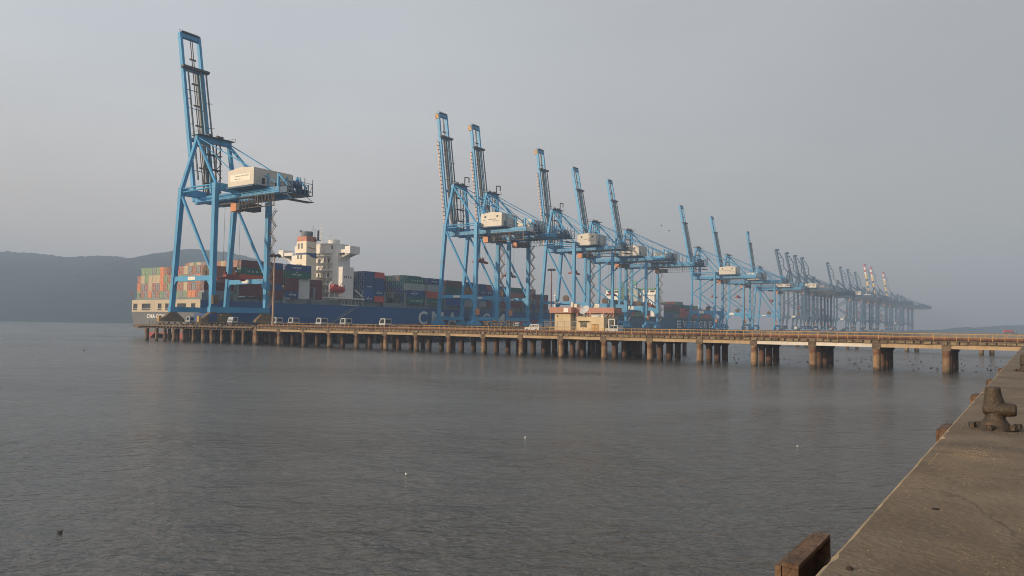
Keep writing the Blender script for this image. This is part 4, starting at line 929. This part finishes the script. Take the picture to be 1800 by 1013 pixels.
side('short bay left of the brown light mast', 51.4, 3.0*2.02, ['maroon', 'blue', 'maroon', 'maroon', 'blue'])
side('short stack right of the brown light mast', 52.6+.0, 6.06, [('blue', 'cma'), 'maroon', 'maroon', 'blue'], z0=BZ, u=-3.7, grp='containers along the ship side') if False else None
side('long bay aft of the cream funnel', 59.3, 12.2, [None, None, None, ('jade', 'cma'), ('blue', 'cma')])
side('left half bay aft of the cream funnel', 59.3, 6.06, [('blue', 'cma'), 'maroon', 'maroon'])
side('right half bay aft of the cream funnel', 65.9, 6.06, [('white', None), ('white', None), ('white', None)], u=-5.0)
side('stack under the white galleries', 72.6, 6.06, ['maroon', 'maroon', 'maroon'], u=-5.0)
F1 = 'just right of the white tower'
side(f'stack {F1}', 101.1, 6.06, [('blue', 'cma'), 'brightblue', ('blue', 'TRITON'), 'blue', 'blue'])
side(f'second stack right of the white tower', 107.3, 6.06, ['red', ('blue', 'cma'), 'blue', 'blue', 'red'])
for c_ in range(1, 6):
    side(f'end on column {ORD[c_-1]} inward beside the white tower', 101.2, 12.2, [random.choice(['blue', 'teal', 'blue', 'brightblue', 'grey']) for _ in range(5)], u=-3.75-2.53*c_, grp='end on containers beside the white tower')
for c_, cl in enumerate((['blue', 'blue', 'blue', 'teal', 'teal'], ['grey', 'blue', 'blue', 'teal', 'tan'], ['maroon', 'white', 'blue', 'teal', 'grey'], ['blue', 'pale', 'maroon', 'blue', 'green'], ['grey', 'blue', 'blue', 'maroon', 'teal'])):
    side(f'open bay, {ORD[c_]} column from its right', 128.6, 12.2, cl, u=-6.28-2.53*c_, grp='end on containers in the open bay')
side('inner stack of the open bay', 115, 12.2, ['maroon', 'maroon', 'blue', 'blue', 'red'], u=-16.5)
side('bay left of the hull letter C', 128.6, 12.2, [('jade', 'uasc'), ('blue', 'cma'), 'pale', 'pale', ('jade', 'uasc')][:2]+['pale', ('jade', 'uasc')], z0=BZ+.0, h=3.18)
side('bay above the letters C and M', 143, 12.2, [('jade', 'uasc'), 'vermilion', 'pale', ('blue', 'cma')], h=3.18)
side('bay behind the second crane left legs', 157.0, 12.2, ['brightblue', 'blue', 'jade', 'maroon'], h=3.12)
side('bay between the second crane legs', 170.6, 12.2, ['pale', 'blue', 'vermilion', 'blue'], h=3.1)
side('bay with four lettered boxes by the third crane', 184.4, 6.06, ['pale', ('blue', 'cma'), ('blue', 'cma'), 'blue'], h=3.0)
side('second stack with lettered boxes by the third crane', 190.6, 6.06, ['maroon', ('blue', 'cma'), ('blue', 'cma'), 'rust'], h=3.0)
side('bay between the third crane legs', 198.6, 12.2, ['maroon', 'maroon', 'blue', 'blue'], h=2.95)
side('bay right of the third crane', 212.6, 12.2, ['maroon', 'maroon', 'rust', 'jade'], h=2.9)
side('bay of dark boxes near the bow', 226.6, 12.2, ['blue', 'grey', 'maroon', 'grey'], h=2.9)
side('lower bay nearest the bow', 240.6, 12.2, ['maroon', 'rust', 'maroon'], h=2.95)

# second ship --------------------------------------------------------
s2 = empty('container_ship', W(-2.5, 326, 0)); tag(s2, 'dark green container ship lettered EVERGREEN with a wide white bridge block', 'ship')
h2 = hull('hull', 45.5, 268, 12.4, 15.6, hullmat('hull_green_red', (.006, .09, .19), (.25, .05, .04), .6, 0), s2)
y2 = lambda v: v-326
fmesh([(t, (.06, y2(452)+12.2*i, 6.0), (0, 1, 0), (0, 0, 1), 8.6, 6.0) for i, t in enumerate('EVERGREEN')]).build('lettering', LETW, h2)
a2 = MB(); a2.box(-45, -3.5, y2(415), y2(428), 12.5, 31); a2.box(-32, -14, y2(413), y2(428), 31.01, 33.5); a2.box(-45.5, -2.5, y2(414), y2(425), 31.02, 32.2); a2o = a2.build('accommodation', WHITE, s2)
q = MB(); q.box(-45.6, -2.4, y2(414)-.1, y2(425)+.1, 35.6, 36.6); q.build('roof', GREENP, a2o)
q = MB(); q.box(-45.5, -2.5, y2(415), y2(424), 32.21, 35.59); q.build('wheelhouse', WHITE, a2o)
for x0 in (-44, -38, -12, -7): d = MB(); d.box(x0, x0+3.6, y2(415)-.06, y2(415)-.003, 33.4, 34.8); d.build('window', GLASS, a2o)
for x in (-40, -20, -9): d = MB(); d.box(x, x+1.2, y2(415)-.06, y2(415)-.004, 26, 27.4); d.build('window', GLASS, a2o)
for x0, x1 in ((-33, -25.6), (-23.1, -15.8)):
    q = MB(); q.box(x0, x1, y2(411), y2(412.9), 12.5, 36); q.box(x0+1.5, x1-1.5, y2(411.3), y2(412.8), 36.01, 40); fo2 = q.build('funnel', mat('funnel_green', (.05, .12, .09), .5) if x0 == -33 else CMAT['pale'], s2)
    q = MB(); q.box(x0+1, x1-1, y2(411.1), y2(412.85), 40.01, 42.2); q.build('funnel_cap', mat_('stay_grey') if x0 == -33 else GREENP, fo2)
q = MB(); q.box(-45, -1.5, 2, 225, 12.42, 13.6); q.box(-2.4, -.4, 3, 224, 13.61, 14.4); q.build('deck_edge', mat('deck_bluegreen', (.06, .15, .17), .6), s2)
q = MB(); q.tube((-22, y2(560), 14), (-22, y2(560), 28), .9, 8, .5); q.box(-24, -20, y2(559), y2(561), 24.5, 24.9); q.build('foremast', WHITE, s2)
cs = ['maroon', 'vermilion', 'teal', 'grey', 'green', 'rust', 'blue', 'red', 'jade', 'mauve']
S2 = [('stern bay of the green ship', 332, 4), ('second bay of the green ship', 346, 4), ('third bay of the green ship', 360, 4), ('fourth bay of the green ship', 374, 4), ('bay aft of the green ship funnels', 388, 4)]
rnd = random.Random(3)
for dsc, v, k in S2: side(dsc, v, 12.2, [rnd.choice(cs) for _ in range(k)], z0=14.5, h=2.62, grp='containers on the green ship')
for dsc, v, cl in (('first bay right of the white bridge block', 430.5, ['blue', 'jade', 'maroon', 'mauve']), ('bay above the letters EV', 444.5, ['grey', 'jade', 'maroon', 'maroon']), ('bay above the letters VE', 458.5, ['vermilion', 'vermilion', 'vermilion', 'jade']), ('bay above the letters ER', 472.5, ['mauve', 'red', 'maroon', 'teal']), ('bay above the letter R', 486.5, ['vermilion', 'maroon', 'red', 'green']), ('bay above the letter G', 500.5, ['rust', 'jade', 'vermilion']), ('bay above the letters GR', 514.5, ['vermilion', 'red', 'rust']), ('bay nearest the green ship bow', 528.5, ['rust', 'vermilion'])):
    side(dsc, v, 12.2, cl, z0=14.5, h=2.62, grp='containers on the green ship')
for c_ in range(1, 7):
    container(-3.75-2.53*c_, 458.5, 14.5+4*2.62, 12.2, 2.6, rnd.choice(['rust', 'vermilion', 'tan', 'green']), f'container in the raised top row right of the white bridge block, {ORD[c_-1]} inward', 'raised row on the green ship')

# ------------------------------------------------------------------ buildings on the pier platform
pl = empty('platform', W(0, 0, 0)); tag(pl, 'piled concrete platform carrying the pink banded building', 'platform')
q = MB(); q.box(134, 168, 14.25, 46, 4.0, 5.0); q.build('deck', CONCD, pl)
for u in (137, 143.5, 150, 156.5, 163, 166.5):
    for v in (17, 25, 33, 43): p = MB(); p.tube((u, v, -4), (u, v, 4), .5, 12); p.build('pile', PILER, pl)
hut = empty('guard_building', W(151.7, 15.6, 5.0)); tag(hut, 'small buff flat roofed building with a door and a shaded window facing the railing', 'building')
q = MB(); q.box(0, 6.9, 0, 5.2, 0, 3.45); ho = q.build('wall', BUFF, hut)
q = MB()
for x, y in ((.12, .12), (3.45, .12), (6.78, .12), (6.78, 5.08), (.12, 5.08)): q.box(x-.12, x+.12, y-.12, y+.12, 3.62, 4.45)
q.build('parapet_post', PINK, hut)
q = MB(); q.box(-.05, 6.95, -.05, 5.25, 3.453, 3.6); q.build('roof', BUFF, hut)
q = MB()
for z in (3.9, 4.2): q.tube((.2, .1, z), (6.8, .1, z), .035, 5); q.tube((6.8, .1, z), (6.8, 5.1, z), .035, 5)
q.build('roof_railing', BROWNST, hut)
q = MB(); q.box(1.05, 2.6, -.03, -.004, 1.25, 2.4); wo = q.build('window', GLASS, hut)
q = MB(); q.box(1.0, 1.05, -.05, -.004, 1.2, 2.45); q.box(2.6, 2.65, -.05, -.004, 1.2, 2.45); q.box(1.8, 1.86, -.05, -.031, 1.25, 2.4); q.build('frame', BROWND, wo)
q = MB(); q.box(.4, 3.2, -.75, -.003, 2.6, 2.7); q.build('sunshade', BROWNST, hut)
q = MB(); q.box(3.9, 5.6, -.05, -.003, .0, 2.0); do = q.build('door', BROWND, hut)
for x in (4.0, 4.85): 
    for z in (.2, 1.1): q = MB(); q.box(x, x+.62, -.075, -.052, z, z+.75); q.build('door_panel', YELLOW, do)
q = MB(); q.box(6.905, 6.95, 1.5, 2.5, 0, 2.1); q.build('door', BROWND, hut)
q = MB(); q.box(2.5, 4.8, 2, 4, 3.62, 4.1); q.box(4.95, 5.9, 2.2, 3, 3.62, 4.3); q.build('roof_tank', WHITE, hut)
dish = empty('satellite_dish', W(153.0, 17.4, 8.6)); tag(dish, 'large grey satellite dish on the roof of the buff building', 'satellite dish')
q = MB(); prof = [(.02, 0), (.45, .06), (.85, .22), (1.15, .42), (1.22, .47), (1.22, .50), (1.13, .47), (.84, .27), (.44, .11), (.02, .05)]
q.lathe(prof, 28); dd = q.build('reflector', DISHM, dish); dd.location = (0, 0, 1.35); dd.rotation_euler = (math.radians(52), math.radians(-14), 0)
q = MB(); q.tube((0, .2, -.0), (0, .2, 1.3), .09, 8); q.tube((-.5, .8, 0), (0, .2, 1.0), .05, 6); q.tube((.5, .8, 0), (0, .2, 1.0), .05, 6); q.build('stand', BROWNST, dish)
q = MB(); q.tube((0, -.1, 1.5), (-.35, -1.15, 2.35), .03, 5); q.tube((.6, -.5, 1.9), (-.35, -1.15, 2.35), .02, 5); q.tube((-.8, -.5, 1.8), (-.35, -1.15, 2.35), .02, 5); q.box(-.42, -.28, -1.25, -1.08, 2.28, 2.45); q.build('feed_arm', DISHM, dish)
cb = empty('control_building', W(137.2, 30, 5.0)); tag(cb, 'wider control building with a pink roof band behind the small buff one', 'building')
q = MB(); q.box(0, 4.6, 0, 4.4, 0, 4.72); q.build('wall', BUFF, cb)
q = MB(); q.box(4.605, 15.6, 1.8, 4.4, 0, 4.72); q.build('wall', GREYW, cb)
q = MB(); q.box(-1.0, 5.4, -1.0, 5, 4.73, 6.15); q.box(5.405, 16.2, .9, 5, 4.73, 6.1); q.build('roof_band', PINK, cb)
q = MB(); q.box(3.2, 4.5, -1.05, -1.003, 4.95, 5.95); q.build('sign', WHITE, cb)
for x0, x1 in ((.7, 1.0), (5.0, 6.6), (9, 11), (12.6, 14.6)): 
    y_ = 0 if x1 < 4.6 else 1.8
    q = MB(); q.box(x0, x1, y_-.05, y_-.004, 2.2 if x0 > 3 else 3.6, 3.9 if x0 > 3 else 4.2); wv = q.build('window', GLASS if x0 < 5 or x0 > 6 else CREAM, cb)
q = MB(); q.box(15.603, 15.65, 2.4, 3.6, 1, 3.2); q.build('window', GLASS, cb)
q = MB(); q.box(3.5, 5.2, 2, 3.6, 6.16, 7.1); q.box(3.7, 4.2, 1.7, 1.99, 6.16, 7.6); q.build('roof_tank', CREAM, cb)
q = MB(); q.beam((15.9, -1.2, 4.5), (16.9, -9, 0.1), .14, .5, ref=(1, 0, 0)); q.beam((16.8, -1.2, 4.5), (17.8, -9, 0.1), .14, .5, ref=(1, 0, 0))
for i in range(14): t = i/14; q.box(16.0+t, 16.75+t, -1.3-7.6*t-.25, -1.3-7.6*t, 4.3-4.2*t, 4.36-4.2*t)
q.build('outside_stair', mat('stair_red', (.36, .16, .10), .7, .3, 2, rust=.3), cb)
gt = empty('loading_frame', W(160.4, 14.6, 5)); q = MB(); q.path([(0, 0, 0), (0, 0, 3.1), (1.4, 0, 3.1), (1.4, 0, 1.6)], .12, 6); tag(gt, 'white bent pipe frame right of the small buff building', 'pipe frame'); q.build('pipe', WHITE, gt)
fn = empty('mesh_fence', W(140.5, 20, 5)); tag(fn, 'grey mesh fence panels left of the small buff building', 'fence')
q = MB()
for i in range(6): q.box(i*1.8-.04, i*1.8+.04, -.04, .04, 0, 2.6)
for z in (.1, 1.3, 2.55): q.box(0, 9, -.02, .02, z-.03, z+.03)
for i in range(45): q.box(i*.2-.008, i*.2+.008, -.008, .008, .1, 2.55)
q.build('panel', GREYW, fn)
pipes = empty('valve_manifold', W(128.5, 12.0, 5)); tag(pipes, 'brown pipe rack with valves at the foot of the middle light mast', 'pipework')
q = MB()
for i in range(7): q.path([(i*1.3, 0, 0), (i*1.3, 0, 1.9+.3*(i % 3)), (i*1.3+.9, 0, 1.9+.3*(i % 3)), (i*1.3+.9, 0, 0)], .13, 6)
for z in (1.2, 2.2): q.tube((-.4, .4, z), (9, .4, z), .12, 6)
for i in range(4): q.lathe([(.3, -.04), (.3, .04)], 10, (1+i*2.1, -.2, 1.7), axis='y')
q.build('pipe', BROWNST, pipes)

# light masts
def mast(u, v, z0, h, r0, label, m=MASTM, heads=8):
    o = empty('light_mast', W(u, v, z0)); tag(o, label, 'light mast', 'tall light masts of the port')
    q = MB(); q.tube((0, 0, 0), (0, 0, h), r0, 10, r0*.5); q.build('pole', m, o)
    q = MB(); q.lathe([(r0*1.5, 0), (r0*1.5, .5)], 10); q.build('base', m, o)
    q = MB(); q.lathe([(1.1, 0), (1.2, .12), (1.2, .2), (.9, .22)], 14, (0, 0, h-.6)); q.build('head_ring', DARK, o)
    for i in range(heads):
        t = 6.283*i/heads; q = MB(); q.beam((1.2*math.cos(t), 1.2*math.sin(t), h-.2), (1.75*math.cos(t), 1.75*math.sin(t), h-.75), .6, .5, ref=(-math.sin(t), math.cos(t), 0)); q.build('lamp', DARK, o)
    return o
mast(60.3, 4, 5, 20.6, .34, 'brown light mast rising from the pier left of the ship funnel')
mast(62, 151, 5, 26.5, .36, 'thin light mast beside the striped tip cranes and the pink building', PIPE)
mast(84, 352, 4.9, 30, .4, 'thin light mast in front of the EVERGREEN lettering')
for i, (u, v, h, lb) in enumerate(((230, 900, 40, 'faint light mast right of the last crane, left of two'), (262, 930, 38, 'faint light mast right of the last crane, right of two'))): mast(u, v, 4.8, h, .5, lb, mat_('stay_grey'), 6)

# ------------------------------------------------------------------ vehicles
def truck(label, u, v, z, rz, load=None, group='trucks on the pier'):
    # x forward; cab over engine tractor with flat trailer
    o = empty('truck', W(u, v, z), TH+rz); tag(o, label, 'truck', group)
    c = MB(); c.prism([(-2.1, 1.1), (0, 1.1), (.02, 1.45), (-.4, 2.6), (-.65, 2.72), (-2.1, 2.72)], 'y', -1.2, 1.2); co_ = c.build('cab', VWHITE, o)
    w = MB(); w.add([(-.02, -1.05, 1.6), (-.02, 1.05, 1.6), (-.40, 1.0, 2.52), (-.40, -1.0, 2.52)], [(0, 1, 2, 3)]); w.build('windscreen', GLASS, co_)
    for y in (-1, 1): w = MB(); w.prism([(-.28, 1.5), (-.6, 2.5), (-1.75, 2.5), (-1.75, 1.5)] if y > 0 else [(-1.75, 1.5), (-1.75, 2.5), (-.6, 2.5), (-.28, 1.5)], 'y', y*1.2-.012 if y < 0 else 1.2+.002, y*1.2-.002 if y < 0 else 1.212); w.build('side_window', GLASS, co_)
    w = MB(); w.box(-2.14, -2.103, -.85, .85, 1.6, 2.4); w.build('rear_window', GLASS, co_)
    t = MB(); t.box(-2.1, -.05, -1.1, 1.1, .5, 1.095); t.box(-13.2, -2.11, -.4, .4, .75, 1.0); t.box(-13.2, -4.4, -1.2, 1.2, 1.1, 1.25); t.build('trailer', DARK, o)
    for x in (-.9, -3.4, -10.6, -12): 
        for y in (-1.0, 1.0): w = MB(); w.lathe([(.3, -.16), (.5, -.15), (.5, .15), (.3, .16)], 14, (x, y, .5), axis='y'); w.build('wheel', TYRE, o)
    if load: q = MB(); q.box(-13.1, -4.5, -1.22, 1.22, 1.26, 3.8); q.build('load', CMAT[load], o)
    return o
truck('white truck cab leading the pair by the brown light mast', 56.8, 7.5, 5, math.pi)
truck('white truck cab second in the pair by the brown light mast', 60.6, 10.2, 5, math.pi)
truck('white truck cab at the foot of the ship gangway', 76, 7, 5, math.pi)
truck('white truck cab just right of the ship gangway', 85.4, 7, 5, math.pi)
truck('white truck cab farthest right of the row, left of the letter C', 99.7, 7, 5, math.pi)
truck('white truck facing us between the nearest crane wheels', 37.5, 6.2, 5, -math.pi/2)
truck('white and blue truck on the wharf corner below the ship stern name', 12.3, 9, 5, math.pi, 'blue')
truck('white truck under the second crane', 40, 156, 5, -math.pi/2+.3)
truck('white truck under the third crane', 40, 184, 5, -math.pi/2+.3)
def car(label, u, v, z, rz, m=VWHITE, suv=True):
    o = empty('jeep' if suv else 'car', W(u, v, z), TH+rz); tag(o, label, 'jeep' if suv else 'car')
    b = MB(); b.prism([(-1.9, .35), (1.9, .35), (1.95, .75), (1.85, 1.02), (.75, 1.1), (.45, 1.75), (-1.75, 1.8), (-1.92, 1.1)], 'y', -.8, .8); bo_ = b.build('body', m, o)
    for y0, y1 in ((-.815, -.802), (.802, .815)):
        for x0, x1 in ((-1.6, -.75), (-.6, .1), (.2, .5)): w = MB(); w.box(x0, x1, y0, y1, 1.15, 1.62); w.build('window', GLASS, bo_)
    w = MB(); w.add([(.80, -.7, 1.13), (.80, .7, 1.13), (.52, .65, 1.68), (.52, -.65, 1.68)], [(0, 1, 2, 3)]); w.build('windscreen', GLASS, bo_)
    for x in (-1.2, 1.25):
        for y in (-.78, .78): w = MB(); w.lathe([(.18, -.1), (.34, -.1), (.34, .1), (.18, .1)], 12, (x, y, .34), axis='y'); w.build('wheel', TYRE, o)
    return o
car('cream jeep standing left of the small buff building', 150.3-8, 12.3, 5.05, math.pi)
car('small white car right of the small buff building', 162.8, 12.4, 5, math.pi*.9, suv=False)
for i, (u, v, lb, ld) in enumerate(((222, 800, 'far red lorry on the yard, left of the tallest red one', 'red'), (238, 770, 'far pale lorry on the yard beside the red ones', 'pale'), (248, 760, 'far tall red lorry on the yard', 'vermilion'), (262, 700, 'far white lorry on the yard left of the low hill', 'white'), (272, 690, 'far white lorry on the yard below the low hill', 'white'), (296, 640, 'far white lorry on the yard at the right border', 'vermilion'))):
    truck(lb, u, v, 4.82, (-math.pi/2 if i % 2 else .6), ld, 'lorries on the far yard')
for i in range(12):
    truck('hazy truck parked in the row at the feet of the far cranes', 44+(i % 3)*5, 585+i*46, 5, math.pi/2*(1 if i % 2 else -1), ['grey', 'white', None, 'blue', 'rust', None][i % 6], 'hazy vehicles below the far cranes')

# ------------------------------------------------------------------ birds
def birdmesh(m, fly=False):
    mb = MB()
    mb.lathe([(.01, -.24), (.07, -.15), (.11, 0), (.09, .12), (.04, .2)], 10, (0, 0, .07), axis='y')
    mb.lathe([(.01, -.06), (.05, -.03), (.055, .02), (.015, .09)], 8, (0, .2, .2), axis='y'); mb.tube((0, .15, .1), (0, .2, .2), .035, 6)
    if fly:
        for s in (-1, 1): mb.add([(s*.06, .1, .1), (s*.06, -.1, .1), (s*.4, -.08, .24), (s*.4, .1, .26), (s*.75, -.05, .18)], [(0, 1, 2, 3) if s < 0 else (3, 2, 1, 0), (3, 2, 4) if s < 0 else (4, 2, 3)])
    else: mb.add([(-.09, .05, .12), (.09, .05, .12), (.03, -.34, .13), (-.03, -.34, .13), (0, -.1, .19)], [(0, 1, 4), (1, 2, 4), (2, 3, 4), (3, 0, 4)])
    return mb.mesh('bird', m)
bd, bfly, gull = birdmesh(BIRDM), birdmesh(BIRDM, True), birdmesh(GULLM)
def bird(me, loc, label, group=None, s=1):
    o = bpy.data.objects.new('bird', me); C.objects.link(o); o.location = loc; o.rotation_euler.z = random.random()*6.28; o.scale = (s, s, s); tag(o, label, 'bird', group)
rb = random.Random(11)
k = 0
while k < 150:
    u = rb.uniform(178, 236); v = abs(rb.gauss(0, 24))+4
    if v > 78: continue
    k += 1; bird(bd if rb.random() < .75 else bfly, W(u, v, 0 if rb.random() < .7 else rb.uniform(.2, 1.4)), 'small dark waterbird in the flock on the water behind the trestle', 'flock of dark birds behind the trestle', rb.uniform(.5, .9))
for x, y, lb in ((.9, 44.9, 'white gull on the water below the middle of the pier'), (-4.5, 33.6, 'white gull on the water, lower and farther left of the two in mid picture'), (16.1, 43, 'white gull on the water near the quay')): bird(gull, (x, y, 0), lb, s=.42)
bird(bd, (-13.8, 23.8, 0), 'dark bird floating alone near the lower left corner', s=.4)
bird(bd, (-87.2, 156.2, 0), 'dark bird floating far out at the left', s=1.2)
for px, py, lb in ((1162, 397, 'dark bird flying right of the crane booms, upper of two'), (1176, 406, 'dark bird flying right of the crane booms, lower of two')):
    Y = 260; bird(bfly, ((px-900)/1340*Y, Y, 6.6+(571+.0145*(px-900)-py)/1340*Y), lb, s=1.2)
print('containers', NC)
